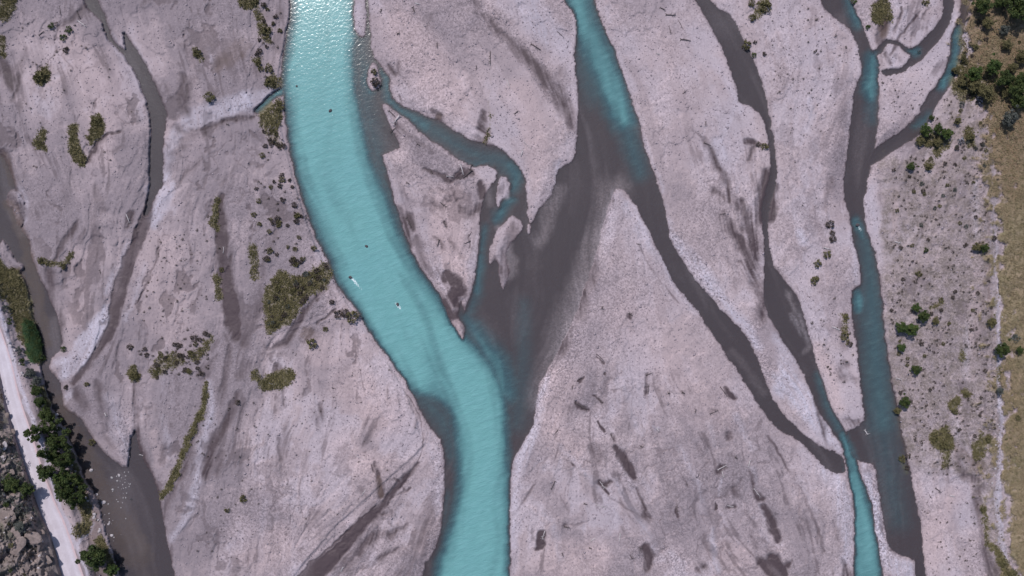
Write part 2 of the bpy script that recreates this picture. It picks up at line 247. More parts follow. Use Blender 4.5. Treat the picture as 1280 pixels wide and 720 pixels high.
PL = [
 ("214,232,4 206,255,6 194,280,6", .9, 4), ("160,300,2 148,335,3 136,365,4", .7, 4), ("182,330,2 170,365,3 158,400,3", .5, 4), ("700,600,3 740,560,3 760,520,3", .3, 8), ("1060,100,4 1068,60,3", .4, 5), ("890,70,2 918,120,2 926,140,3", .5, 4), ("765,90,3 795,180,3 815,240,3 832,280,4", .6, 6), ("1075,560,3 1090,620,5", .6, 5),
 ("1222,225,2 1221,260,4 1220,298,4", .55, 4), ("1212,400,3 1209,430,4 1206,470,5", .5, 6), ("1196,530,4 1200,560,6 1203,578,4", .6, 5), ("1172,175,2 1150,180,2", .4, 3),
 ("330,620,3 326,700,4", .3, 6), ("365,600,3 368,700,4", .3, 7), ("205,520,2 212,570,3", .5, 5), ("260,60,2 268,85,2", .5, 4), ("1010,60,3 1020,100,4", .3, 8),
 ("829,258,2 838,292,4 852,312,8 880,343,9 908,382,7 932,405,6 948,432,4", .85, 7), ("783,256,7 803,288,7 822,318,5 842,350,5 868,386,4", .65, 9),
 ("682,470,4 672,505,7 662,540,8 650,572,8 643,600,5 642,680,3", .85, 9), ("770,246,9 760,290,9 745,330,8", .35, 16),
 ("1067,292,5 1070,330,5 1072,352,3", .6, 6), ("1087,240,5 1092,270,6 1098,300,3", .45, 8), ("967,470,3 985,470,10 1000,495,16 1020,525,10 1038,550,6 1048,562,3", .95, 6),
 ("970,425,5 985,450,12 975,490,10", .9, 6), ("1045,590,4 1055,620,7 1060,660,7 1058,700,5", .85, 8), ("1030,588,8 1048,612,9 1052,650,8", .7, 12),
 ("1085,595,6 1093,630,7 1100,670,6 1110,700,10 1130,715,13", .9, 6), ("134,385,6 124,405,10 108,430,12 90,455,11 80,470,6", 1, 3),
 ("345,113,4 322,122,9 290,132,12 255,142,12 225,162,9 210,195,7 206,225,5", .8, 5), ("700,560,2 740,600,3 770,650,3", .5, 5), ("760,590,2 800,650,4 825,700,4", .5, 6), ("850,560,3 870,600,4 880,640,3", .5, 6), ("660,620,3 690,650,4 700,700,3", .45, 6), ("920,520,4 940,560,3", .5, 6), ("780,470,3 790,520,4 800,545,3", .4, 6), ("1000,600,4 1020,640,4", .45, 6), ("535,555,5 548,590,5 548,640,5", .55, 7), ("205,236,6 198,256,8 188,272,5", .8, 6), ("70,455,4 90,450,6", .8, 5), ("345,116,4 315,128,8 280,133,9 240,145,9 218,170,6 206,200,5", .75, 8),
 ("215,200,4 212,178,6 235,150,6", .7, 6), ("262,480,4 263,520,6 252,565,6 243,615,5 233,648,4 214,672,3", .65, 5),
 ("180,110,4 160,75,5 145,55,4 135,45,4", .5, 6), ("178,150,4 170,110,8 155,80,6", .35, 10),
 ("190,240,3 183,235,3 199,232,3", .7, 4), ("160,590,7 168,578,6 150,545,10 138,500,9", .45, 14),
 ("20,230,3 28,250,5 30,275,4", .6, 4), ("78,500,4 88,490,3", .7, 3), ("280,690,12 275,720,15", .25, 20), ("210,440,14 205,500,10", .2, 20),
 ("540,545,6 551,575,7 549,610,6", .45, 8), ("700,200,3 695,225,3 688,240,3", .6, 4), ("1010,125,5 1012,145,4 1010,165,3", .7, 4), ("1000,290,5 1003,300,6", .8, 4),
 ("890,660,2 893,690,4 897,715,3", .8, 4), ("940,585,2 960,675,2 955,665,3", .4, 3), ("885,525,2 893,560,2", .5, 4), ("900,600,2 898,615,2", .7, 2),
 ("822,537,2 818,534,1", .9, 2), ("1075,60,2 1065,45,3 1050,30,4", .35, 5), ("1075,100,4 1066,130,4 1062,180,4", .35, 8),
 ("1135,80,6 1115,85,4 1120,60,4 1130,20,6", .45, 8), ("1190,20,4 1186,45,4", .5, 4), ("1173,110,3 1160,140,5 1120,180,4", .45, 5),
 ("640,-100,30 660,10,22 690,45,16 705,60,8", .55, 10), ("483,198,4 490,225,6 500,250,5", .45, 7), ("480,140,3 488,155,4", .4, 4),
 ("632,300,8 625,320,5 630,350,5", .4, 5), ("628,230,5 630,245,4", .5, 4), ("1120,10,7 1110,60,6 1140,30,8", .4, 8), ("445,10,5 450,40,5", .5, 4),
 ("920,90,2 922,120,2 900,180,3", .6, 3), ("895,175,5 905,195,6", .6, 5), ("760,40,1 800,160,1.5 830,240,2", .5, 3),
]
for pts, s, soft in PL: stroke(pale, P(pts), s*.9, soft*1.8+3, 1.2, .3)
PK = [
 ("500,30,22 540,90,30 570,130,24", .6, 30), ("650,120,20 670,180,14 670,230,8", .5, 14), ("560,250,22 560,310,18 580,350,8", .8, 20), ("570,400,5 577,420,3", .8, 4),
 ("200,320,30 220,420,26", .35, 40), ("90,60,24 130,110,22 120,190,18", .35, 40), ("100,320,14 95,400,14", .45, 20), ("480,520,24 440,480,24", .6, 30),
 ("430,560,20 470,590,20", .5, 30), ("350,680,22 320,700,20", .5, 24), ("400,440,20 440,430,15", .45, 20), ("700,480,25 690,540,15 720,560,18", .5, 24), ("690,700,24 740,700,24", .5, 20),
 ("920,700,20 900,690,14", .45, 20), ("1120,240,4 1116,290,3", .7, 4), ("1195,620,10 1170,650,16 1165,700,14", .6, 18), ("1225,200,6 1222,290,5 1218,400,7 1210,470,7", .6, 8), ("1020,440,10 1040,470,8 1048,510,9", .8, 14),
 ("820,60,22 850,180,20", .25, 40), ("800,400,40 860,480,30 900,520,20", .4, 50), ("1200,520,5 1198,560,6 1200,580,4", .8, 5),
 ("195,540,6 200,580,5", .4, 8), ("215,420,20 170,380,10", .3, 20), ("1195,165,12 1170,210,16", .5, 16),
]
for pts, s, soft in PK: stroke(pink, P(pts), s, soft, 1.2, .5)
OL = [
 ("57,83,3 53,96,9", .95, 5), ("55,165,4 50,180,7 56,186,5", .75, 6), ("92,160,5 90,176,6 98,196,8 104,203,4", .95, 5), ("119,148,5 122,160,9 113,178,4", .98, 4),
 ("12,-40,12 10,0,11 4,18,8", .8, 8), ("305,-10,12 310,3,8 318,0,8", .9, 5), ("0,50,6 3,70,5", .6, 6), ("243,62,3 250,72,4", .6, 5),
 ("272,250,3 268,270,5 272,290,3", .8, 4), ("52,326,4 78,330,4 88,318,4", .6, 4), ("274,345,4 274,370,4", .7, 4), ("316,312,6 320,345,4", .6, 6),
 ("262,420,3 255,435,6 246,445,7", .6, 6), ("168,470,7 165,460,4", .8, 5), ("205,455,12 222,450,10 195,465,8", .6, 14),
 ("328,482,7 345,478,10 362,470,8", .95, 5), ("320,465,4 318,476,5", .7, 5), ("336,130,5 332,145,8 345,150,8 348,132,5", .85, 5), ("330,150,6 332,165,4", .5, 6),
 ("345,150,5 340,170,7 350,180,5", .5, 6), ("322,15,6 330,40,7 335,50,5", .6, 8), ("340,100,7 350,105,5", .7, 6), ("322,75,5", .7, 5),
 ("258,480,3 252,512,3 240,542,4 226,572,3.5 212,608,3.5 203,622,2.5", .92, 4), ("613,60,1 613,110,1 611,150,2 606,178,4", .35, 4),
 ("1095,22,7 1100,10,8 1098,25,6", .85, 6), ("1104,5,8 1112,20,5", .7, 5), ("1155,5,3", .6, 4), ("955,5,9 945,20,5", .7, 7), ("1055,395,4 1058,425,4", .55, 6), ("1125,572,4 1132,588,4", .5, 5),
 ("1170,548,9 1182,556,9 1180,545,10", .95, 6), ("1235,548,7 1228,556,9 1220,570,6", .85, 7), ("1192,512,4 1195,500,4", .85, 5), ("1206,492,6", .8, 5), ("1184,535,3 1182,548,5 1183,580,5", .7, 6),
 ("1228,634,3 1232,645,3", .9, 4), ("1240,683,4 1252,700,6 1262,718,6 1280,760,8", .9, 5), ("1230,650,3 1236,685,3", .6, 5), ("1250,470,6 1250,460,4", .4, 6),
 ("1160,175,10 1180,178,9 1170,190,6", .7, 8), ("1210,165,6 1214,180,5", .7, 6), ("1195,80,8 1215,95,14 1205,115,12 1190,100,6", .8, 10), ("1230,90,10 1235,120,12", .6, 10),
 ("1200,40,4 1206,80,5", .7, 6), ("1160,205,6", .6, 6), ("1165,385,4 1178,378,3", .6, 5), ("1205,450,3 1202,440,3", .6, 4), ("1245,160,10 1250,200,10", .3, 12),
 ("52,484,4 58,505,5 64,522,4", .9, 4), ("88,568,3 97,600,6 104,625,6 108,650,7 98,664,7", .8, 6), ("103,600,3 112,630,3", .6, 3), ("125,676,7 132,692,6 140,715,5", .95, 5),
 ("12,-200,9 8,-60,10", .5, 10),
]
for pts, s, soft in OL: stroke(olive, P(pts), s, soft, 1.6, .3)
fill(olive, "-60,250 0,325 24,338 36,360 44,400 54,448 48,456 28,430 14,392 0,372 -60,330", .9, 6)
fill(olive, "330,392 328,372 340,352 348,338 362,345 385,340 392,333 410,330 418,345 408,360 390,368 378,382 368,398 352,410 342,418 334,415", .8, 7)
fill(brown, "-60,250 0,328 26,336 38,356 46,398 56,440 60,452 50,452 40,400 30,360 0,350", .8, 8)
fill(brown, "100,562 108,570 118,600 124,630 130,670 140,720 120,720 108,668 92,600 90,575", .6, 8)
for pts, s, soft in [("12,258,7 30,300,7 42,350,8 54,400,7 60,430,6", .65, 10), ("70,495,9 100,560,13 135,625,16 170,690,22", .5, 16), ("1222,610,6 1232,680,7", .3, 8), ("6,195,6 15,230,5", .5, 6), ("1200,0,10 1225,40,14 1240,80,16 1245,120,14", .5, 20), ("385,417,8", .5, 4), ("606,175,6 612,160,3", .6, 4), ("473,600,4 476,617,4", .6, 3), ("547,146,5", .5, 3),
   ("1105,40,7 1103,20,6", .6, 5), ("1180,545,6 1210,575,7 1225,585,8", .5, 8), ("350,470,8 345,480,6", .5, 5), ("1236,310,2 1236,370,2 1240,400,3", .6, 4), ("1250,705,8 1260,720,8", .4, 6), ("1236,250,3 1230,380,3", .4, 4), ("275,80,12 300,60,12", .45, 12), ("330,20,12", .35, 16), ("115,590,9 150,620,10 170,660,12 185,720,14", .25, 14), ("600,355,20 700,320,14 720,260,12", .12, 30)]: stroke(brown, P(pts), s, soft, 1.5, .3)
fill(tan, "1206,-200 1206,0 1210,50 1216,110 1226,150 1236,190 1243,260 1246,400 1248,520 1252,620 1262,690 1272,730 1290,940 1500,940 1500,-200", 1, 36, 14)
fill(rock, "-220,560 -60,470 -6,462 4,505 20,555 32,590 41,610 52,645 64,672 74,705 82,740 130,940 -220,940", 1, 3, .5)
fill(sub, "1100,190 1120,200 1150,190 1195,105 1230,160 1245,300 1250,600 1255,700 1240,720 1215,600 1135,585 1118,500 1108,420 1104,330 1098,290 1104,240", 1, 14)
for pts, s, soft in [("1248,360,3 1249,460,3 1250,560,3 1247,630,4 1256,700,3 1275,760,3", .75, 4), ("1240,180,3 1240,300,2 1243,400,2", .5, 4)]: stroke(pale, P(pts), s*.55, soft+3, 1.5, .15)

rust = L0(); stroke(rust, P('1225,-60,45 1245,40,50 1258,130,45 1262,230,22'), 1, 60, 2, 1)
stroke(rust, P('1262,445,14 1270,520,16 1270,560,8'), .45, 20, 2, 1)
track = L0()
for pts, v in [('1247,350,2.5 1249,460,3 1251,560,3 1247,630,4 1256,700,3 1275,760,3', .95), ('1240,180,1.5 1243,250,1.5 1245,350,2', .7)]: stroke(track, P(pts), v, 4, 1.5, .1)
tan *= 1-track; pale = np.maximum(pale, track*.75)
tan = np.clip(tan+(fbm(GX, GY, 18, 210, 4, .6)-.5)*1.6*(tan > .02)*(tan < .98), 0, 1)
# coarse stony water-edges and fans
for pts, s, soft in [("714,420,14 695,455,12 670,500,8", 1, 14), ("592,0,8 640,50,9 700,120,14", 1, 8), ("140,390,9 155,345,9 172,300,7", 1, 6), ("550,560,8 552,620,12 540,680,12", .9, 10),
   ("10,255,12 24,280,8", 1, 8), ("780,570,10 790,600,8", 1, 6), ("940,410,8 960,470,6", 1, 8), ("970,340,5 1000,420,8", 1, 10), ("1240,450,8 1245,600,8", .8, 8), ("845,300,8 900,380,8", .7, 10), ("800,690,12 850,700,14", .8, 14), ("1090,610,10 1110,700,12", .8, 10),
   ("150,520,12 160,580,12", .7, 14)]: stroke(coarse, P(pts), s, soft*1.5+6, 1, .4)

# streaks: white noise smeared along the flow (line integral convolution)
guides = [P("400,-200,0 400,100,0 430,250,0 520,400,0 600,520,0 598,720,0 590,930,0"), P("725,-200,0 740,60,0 800,220,0 870,360,0 950,470,0 1050,580,0"), P("850,-200,0 900,60,0 950,140,0 965,260,0 1000,430,0 1060,560,0 1085,720,0 1090,930,0"),
          P("1050,-100,0 1080,80,0 1070,250,0 1090,400,0 1110,560,0 1150,720,0"), P("110,-200,0 150,60,0 200,150,0 180,270,0 120,430,0 80,480,0"), P("10,200,0 50,370,0 80,500,0 150,640,0 200,900,0"), P("280,250,0 290,400,0 250,560,0 220,680,0"),
          P("740,240,0 690,440,0 650,560,0 640,800,0"), P("470,80,0 500,135,0 600,190,0 650,230,0 610,300,0 590,400,0"), P("520,580,0 460,640,0 390,720,0"), P("790,300,0 760,420,0 770,560,0 830,700,0 850,900,0"), P("850,500,0 900,620,0 960,720,0"), P("1195,0,0 1180,110,0 1090,200,0"),
          P("560,-100,0 600,50,0 650,150,0 675,270,0"), P("380,420,0 340,560,0 330,700,0"), P("820,0,0 870,180,0 900,330,0"), P("1220,200,0 1200,450,0 1230,700,0")]
q = 12
cx = np.arange(U0, U1+q, q); cy = np.arange(V0, V1+q, q); CX, CY = np.meshgrid(cx*1.0, cy*1.0)
DXf = np.zeros(CX.shape); DYf = np.zeros(CX.shape)+1e-6
for g in guides:
    g = catmull(g, False, 4)
    for a, b in zip(g[:-1], g[1:]):
        d = b-a; L = math.hypot(d[0], d[1])
        if L < 1e-6: continue
        m = (a+b)/2; w = L/((CX-m[0])**2+(CY-m[1])**2+300)**1.6
        sgn = 1 if d[1] >= 0 else -1
        DXf += w*d[0]/L*sgn; DYf += w*d[1]/L*sgn
def up(A):
    fx = (GX-U0)/q; fy = (GY-V0)/q; xi = np.minimum(fx.astype(int), A.shape[1]-2); yi = np.minimum(fy.astype(int), A.shape[0]-2); fx = fx-xi; fy = fy-yi
    return (A[yi, xi]*(1-fx)+A[yi, xi+1]*fx)*(1-fy)+(A[yi+1, xi]*(1-fx)+A[yi+1, xi+1]*fx)*fy
DX = up(DXf)+(fbm(GX, GY, 60, 40, 3)-.5)*up(np.hypot(DXf, DYf))*1.3; DY = up(DYf); n_ = np.hypot(DX, DY)+1e-12; DX /= n_; DY /= n_
def lic(noise, n, step):
    acc = noise.copy(); cnt = 1
    for sg in (1, -1):
        x = GX-U0; y = GY-V0
        for k in range(n):
            xi = np.clip(x.astype(int), 0, NX-1); yi = np.clip(y.astype(int), 0, NY-1)
            x = x+sg*step*DX[yi, xi]; y = y+sg*step*DY[yi, xi]
            xi = np.clip(np.rint(x).astype(int), 0, NX-1); yi = np.clip(np.rint(y).astype(int), 0, NY-1)
            acc = acc+noise[yi, xi]; cnt += 1
    acc /= cnt; acc -= acc.mean(); acc /= acc.std()
    return acc
st1 = lic(vnoise(GX, GY, 2.2, 60), 14, 1.6)
st2 = lic(vnoise(GX, GY, 6.0, 61)+.5*vnoise(GX, GY, 14, 62), 26, 2.6)
N1 = fbm(GX, GY, 90, 70, 5); N2 = fbm(GX, GY, 16, 80, 4)

st3 = lic(vnoise(GX, GY, 9.0, 63)+.6*vnoise(GX, GY, 20, 64)+.5*vnoise(GX, GY, 4.5, 65), 18, 2.2)
reg = L0()+.18
for pts, v in [("-40,-40 350,-40 345,110 385,300 520,500 530,560 380,720 210,720 150,560 60,330 -40,180", .85), ("480,170 600,210 600,320 580,420 520,330", .7), ("690,500 760,460 900,480 970,560 1040,640 1060,740 640,740 650,640", .85), ("860,160 950,180 960,330 1000,420 940,400 880,240", .7), ("520,580 555,600 540,720 400,720", .95), ("1090,10 1180,-10 1150,60 1100,80", .8), ("1125,180 1240,200 1245,600 1130,560", .6), ("440,-20 600,-20 620,140 540,130 470,70", .3), ("960,-20 1050,40 1070,130 1050,400 1000,380 960,130", .5)]:
    reg = np.maximum(reg, v*sstep(-20, 20, poly_sd(P(pts), 3, 40)))
dark = np.clip(dark*(1+.16*st1*(dark < .97))+.14*st3*sstep(.05, .4, dark), 0, 1)
dark = np.maximum(dark, reg*.62*sstep(.8, 2.0, .8*st3+.45*st1+.9*(N2-.5)*3))
# little braided rills and scour hollows over the bars
XW = GX+WX2*1.6; YW = GY+WY2*1.6
def ridged(x, y, sc, sd): return 1-np.abs(2*fbm(x, y, sc, sd, 3, .45)-1)
rill = sstep(.955, .992, ridged(XW, YW*.38, 34, 140))*sstep(.42, .6, fbm(GX, GY, 70, 150, 2))+.8*sstep(.96, .993, ridged(XW+YW*.35, YW*.45, 19, 160))*sstep(.5, .65, fbm(GX, GY, 50, 170, 2))
hol = fbm(XW, YW*.55, 24, 180, 4, .5); low = sstep(560, 700, GX)*sstep(420, 520, GY)*.5+sstep(240, 330, GX)*sstep(470, 540, GY)*.35
scour = (sstep(.675+.04*(low > 0), .72+.04*(low > 0), hol)*.45+sstep(.60, .72, hol)*.22)*(1-low)
dark = np.maximum(dark, reg*np.clip(rill*.5, 0, .55)); dark = np.maximum(dark, reg*scour)
mott = fbm(XW, YW*.7, 42, 190, 5, .6)
# shoals of paler silt under and beside the dark water
shoal = L0()
for pts, s_, soft in [("772,236,3 752,300,12 730,370,15 704,430,14 678,490,10", .82, 40), ("752,232,4 745,300,8 716,370,9", .5, 26), ("700,240,6 690,260,8 675,300,7", .45, 16), ("625,285,4 640,330,8 636,345,5", .5, 10), ("628,225,5 632,245,4", .6, 5), ("606,235,5 612,255,4", .25, 8),
   ("590,440,5 600,400,9 615,420,12", .12, 20), ("640,370,10 650,420,10", .12, 20), ("1002,420,2 990,390,2", .4, 4), ("985,365,2 1010,425,3 1003,440,2", .35, 6), ("150,600,10 160,640,10 175,680,9", .22, 18), ("145,350,9 133,390,8", .45, 8), ("20,250,6 28,290,6", .45, 10), ("165,160,4 170,200,5 172,230,3", .1, 8), ("0,200,6 14,270,8", .2, 10), ("66,400,6 70,440,6", .25, 12), ("915,440,6 955,490,6", .18, 10), ("1062,80,5 1052,20,6", .2, 12)]: stroke(shoal, P(pts), s_, soft*1.2, 1.2, .35)
pale = np.clip(pale*(.82+.16*st1+.1*st2), 0, 1)
shoal = np.clip(shoal*(.85+.13*st1+.11*st2+.15*(N3-.5)), 0, .85)
T = np.clip(T-.035*st2*sstep(.2, .6, T)-.02*st3*sstep(.2, .6, T), 0, .97); depth = -np.log(1-T)/1.6
# ------------------------------------------------------------------ heights
dry = -W
bench = poly_sd(P("-220,200 -60,270 2,372 14,420 30,455 44,490 55,530 72,575 92,630 108,680 122,730 180,940 -220,940"), .4, 70)   # raised road bench
bench = np.where(bench <= -69, -70, bench)
zb = 2.6*sstep(-9, 10, bench)
hill = poly_sd(P("-220,560 -60,470 -8,462 4,505 20,555 32,590 41,610 52,645 64,672 74,705 82,740 130,940 -220,940"), .3, 400)
hill = np.maximum(hill, 0)
rdg = 1-np.abs(2*fbm(GX+GY*.4, GY, 26, 100, 5, .55)-1); rdg2 = 1-np.abs(2*fbm(GX, GY-GX*.5, 9, 110, 3, .6)-1)
zh = hill*.09+sstep(3, 22, hill)*((rdg-.6)*5+(rdg2-.6)*1.7)
plain = .12+.55*(1-np.exp(-np.maximum(dry, 0)/9))
rel2 = -.14*np.clip(rill, 0, 1)*reg-.15*scour*reg+(mott-.5)*.9*reg
scarp = rel2*sstep(2, 8, dry)+.22*sstep(.44, .46, N1+.02*st2)+.2*sstep(.55, .565, N1+.03*st2)
calm = .45+.55*sstep(.25, .7, reg)
relief = (.04*st2+.03*st1)*calm+(N2-.5)*.35+(N1-.5)*1.1
holes = sstep(.3, .9, dark)*.30
Zdry = np.maximum(plain+scarp*sstep(3, 14, dry)+relief*sstep(0, 8, dry)-holes*sstep(2, 6, dry), .05)
Zdry = Zdry+sub*.5+tan*.9+sub*(N3-.5)*.3+tan*(N2-.5)*.5
bar = poly_sd(P("-100,-220 -100,720 300,930 370,720 520,570 528,545 505,483 445,393 395,303 360,187 350,90 362,-220"), .4, 30)
Zdry += .5*sstep(1, 4, bar)*sstep(0, 3, dry)
Zwet = -(.05+.22*(1-np.exp(-np.maximum(W, 0)/10)))-depth*sstep(0, 3, W)+.02*st2
Zwet = np.where(W > 0, np.minimum(Zwet, -.03), 0)
Z = np.where(W > 0, Zwet, Zdry*sstep(-.5, 1.6, dry)+.0)
Z = Z+zb+zh
road_c = P("-110,180 -62,270 -30,360 -4,420 8,462 15,495 27,535 38,570 48,602 60,634 72,660 82,690 92,722 130,830 170,940")
road_w = [7.5]*4+[8.5, 9, 10, 10, 10, 11, 11, 11.5, 12.5, 13, 13]
rc = L0(); stroke(rc, [(a[0], a[1], w+2) for a, w in zip(road_c, road_w)], 1, 5, 0)
Z = Z*(1-rc)+(2.55)*rc
# shoulder grit beside the road
stroke(pale, P("-4,380,2 4,402,3 14,438,3 22,472,3 33,505,3 50,550,3 75,635,3 88,665,3 98,690,2 110,720,2 150,840,2"), .8, 3, 1)
stroke(pale, P("92,686,2 100,675,2 112,665,2 118,655,2"), .8, 2, 1)
uw = np.clip(.97+.03*st2+.03*st3, .85, 1)*(1-shoal)
dark = np.where(W > -.6, uw, np.maximum(dark, 0))
bl = sstep(-16, 0, W)*sstep(.35, .8, shoal); dark = np.where(W <= -.6, np.maximum(dark, bl*(.5+.13*st1)), dark)
dark = np.clip(dark, 0, 1)
wet = np.clip(sstep(-3.5, -.2, W), 0, 1)*(1-sstep(.3, .7, shoal))*(W < -.6)       # damp rim at the waterline

def samp(A, u, v):
    fx = np.clip(u-U0, 0, NX-1.001); fy = np.clip(v-V0, 0, NY-1.001)
    xi = fx.astype(int); yi = fy.astype(int); fx = fx-xi; fy = fy-yi
    return (A[yi, xi]*(1-fx)+A[yi, xi+1]*fx)*(1-fy)+(A[yi+1, xi]*(1-fx)+A[yi+1, xi+1]*fx)*fy
def s1(A, u, v): return float(samp(A, np.array([float(u)]), np.array([float(v)]))[0])
def wp(u, v, z=None):
    """photo pixel -> world point at height z (ground height when z is None)"""
    if z is None: z = s1(Z, u, v)
    k = S*(H-z)/H
    return ((u-640)*k, -(v-360)*k, z)

# ------------------------------------------------------------------ mesh helpers
def new_mesh(name, V, F, attrs=None, smooth=False):
    me = bpy.data.meshes.new(name)
    V = np.asarray(V, np.float32); F = np.asarray(F, np.int32); k = F.shape[1]
    me.vertices.add(len(V)); me.vertices.foreach_set('co', V.ravel())
    me.loops.add(F.size); me.loops.foreach_set('vertex_index', F.ravel())
    me.polygons.add(len(F)); me.polygons.foreach_set('loop_start', np.arange(0, F.size, k, dtype=np.int32))
    if smooth: me.polygons.foreach_set('use_smooth', np.ones(len(F), bool))
    me.update(calc_edges=True)
    for n, a in (attrs or {}).items():
        at = me.attributes.new(n, 'FLOAT', 'POINT'); at.data.foreach_set('value', np.asarray(a, np.float32).ravel())
    return me
def link(name, me, m=None, parent=None):
    o = bpy.data.objects.new(name, me); C.objects.link(o)
    if m and not me.materials: me.materials.append(m)
    if parent: o.parent = parent
    return o
def tag(o, label=None, cat=None, group=None, kind=None):
    if label: o['label'] = label
    if cat: o['category'] = cat
    if group: o['group'] = group
    if kind: o['kind'] = kind
    return o
def gridmesh(us, vs, zf):
    U, V = np.meshgrid(us, vs); z = zf(U, V); k = S*(H-z)/H
    co = np.stack([(U-640)*k, -(V-360)*k, z], -1).reshape(-1, 3)
    nx, ny = len(us), len(vs); i = np.arange(nx*ny).reshape(ny, nx)
    F = np.stack([i[1:, :-1], i[1:, 1:], i[:-1, 1:], i[:-1, :-1]], -1).reshape(-1, 4)
    return co, F, U.ravel(), V.ravel()

# ------------------------------------------------------------------ materials
class N:
    def __init__(s, name):
        s.m = bpy.data.materials.new(name); s.m.use_nodes = True; s.t = s.m.node_tree; s.t.nodes.clear()
    def n(s, ty, **kw):
        x = s.t.nodes.new(ty)
        for k, v in kw.items(): setattr(x, k, v)
        return x
    def put(s, sock, v):
        if v is None: return
        if hasattr(v, 'is_linked'): s.t.links.new(v, sock)
        else: sock.default_value = v
    def geo(s): return s.n('ShaderNodeNewGeometry').outputs['Position']
    def attr(s, n): return s.n('ShaderNodeAttribute', attribute_name=n).outputs['Fac']
    def noise(s, sc, det=3, rough=.55, vec=None, dist=0):
        x = s.n('ShaderNodeTexNoise'); s.put(x.inputs['Vector'], vec or s.geo()); x.inputs['Scale'].default_value = sc
        x.inputs['Detail'].default_value = det; x.inputs['Roughness'].default_value = rough; x.inputs['Distortion'].default_value = dist
        return x.outputs['Fac']
    def voro(s, sc, out='Color', vec=None):
        x = s.n('ShaderNodeTexVoronoi'); s.put(x.inputs['Vector'], vec or s.geo()); x.inputs['Scale'].default_value = sc
        return x.outputs[out]
    def math(s, op, a, b=0.0, c=None, clamp=False):
        x = s.n('ShaderNodeMath', operation=op); x.use_clamp = clamp; s.put(x.inputs[0], a); s.put(x.inputs[1], b)
        if c is not None: s.put(x.inputs[2], c)
        return x.outputs[0]
    def mp(s, v, a, b, c=0.0, d=1.0):
        x = s.n('ShaderNodeMapRange'); s.put(x.inputs[0], v)
        for i, k in enumerate((a, b, c, d)): s.put(x.inputs[i+1], k)
        return x.outputs[0]
    def mix(s, f, a, b, mode='MIX'):
        x = s.n('ShaderNodeMix', data_type='RGBA', blend_type=mode); s.put(x.inputs[0], f)
        for sock, v in ((x.inputs[6], a), (x.inputs[7], b)):
            s.put(sock, v if hasattr(v, 'is_linked') else (*v, 1.0))
        return x.outputs[2]
    def bump(s, h, st, dist=.1, normal=None):
        x = s.n('ShaderNodeBump'); s.put(x.inputs['Height'], h); x.inputs['Strength'].default_value = st; x.inputs['Distance'].default_value = dist
        if normal: s.put(x.inputs['Normal'], normal)
        return x.outputs[0]
    def out(s, col, rough=.9, spec=.3, normal=None):
        b = s.n('ShaderNodeBsdfPrincipled'); s.put(b.inputs['Base Color'], col if hasattr(col, 'is_linked') else (*col, 1.0))
        s.put(b.inputs['Roughness'], rough); b.inputs['Specular IOR Level'].default_value = spec
        if normal: s.put(b.inputs['Normal'], normal)
        o = s.n('ShaderNodeOutputMaterial'); s.put(o.inputs[0], b.outputs[0]); return s.m

def srgb(r, g, b, k=1.0):
    f = lambda c: ((c/255+.055)/1.055)**2.4 if c > 10 else c/255/12.92
    return (f(r)*k, f(g)*k, f(b)*k)

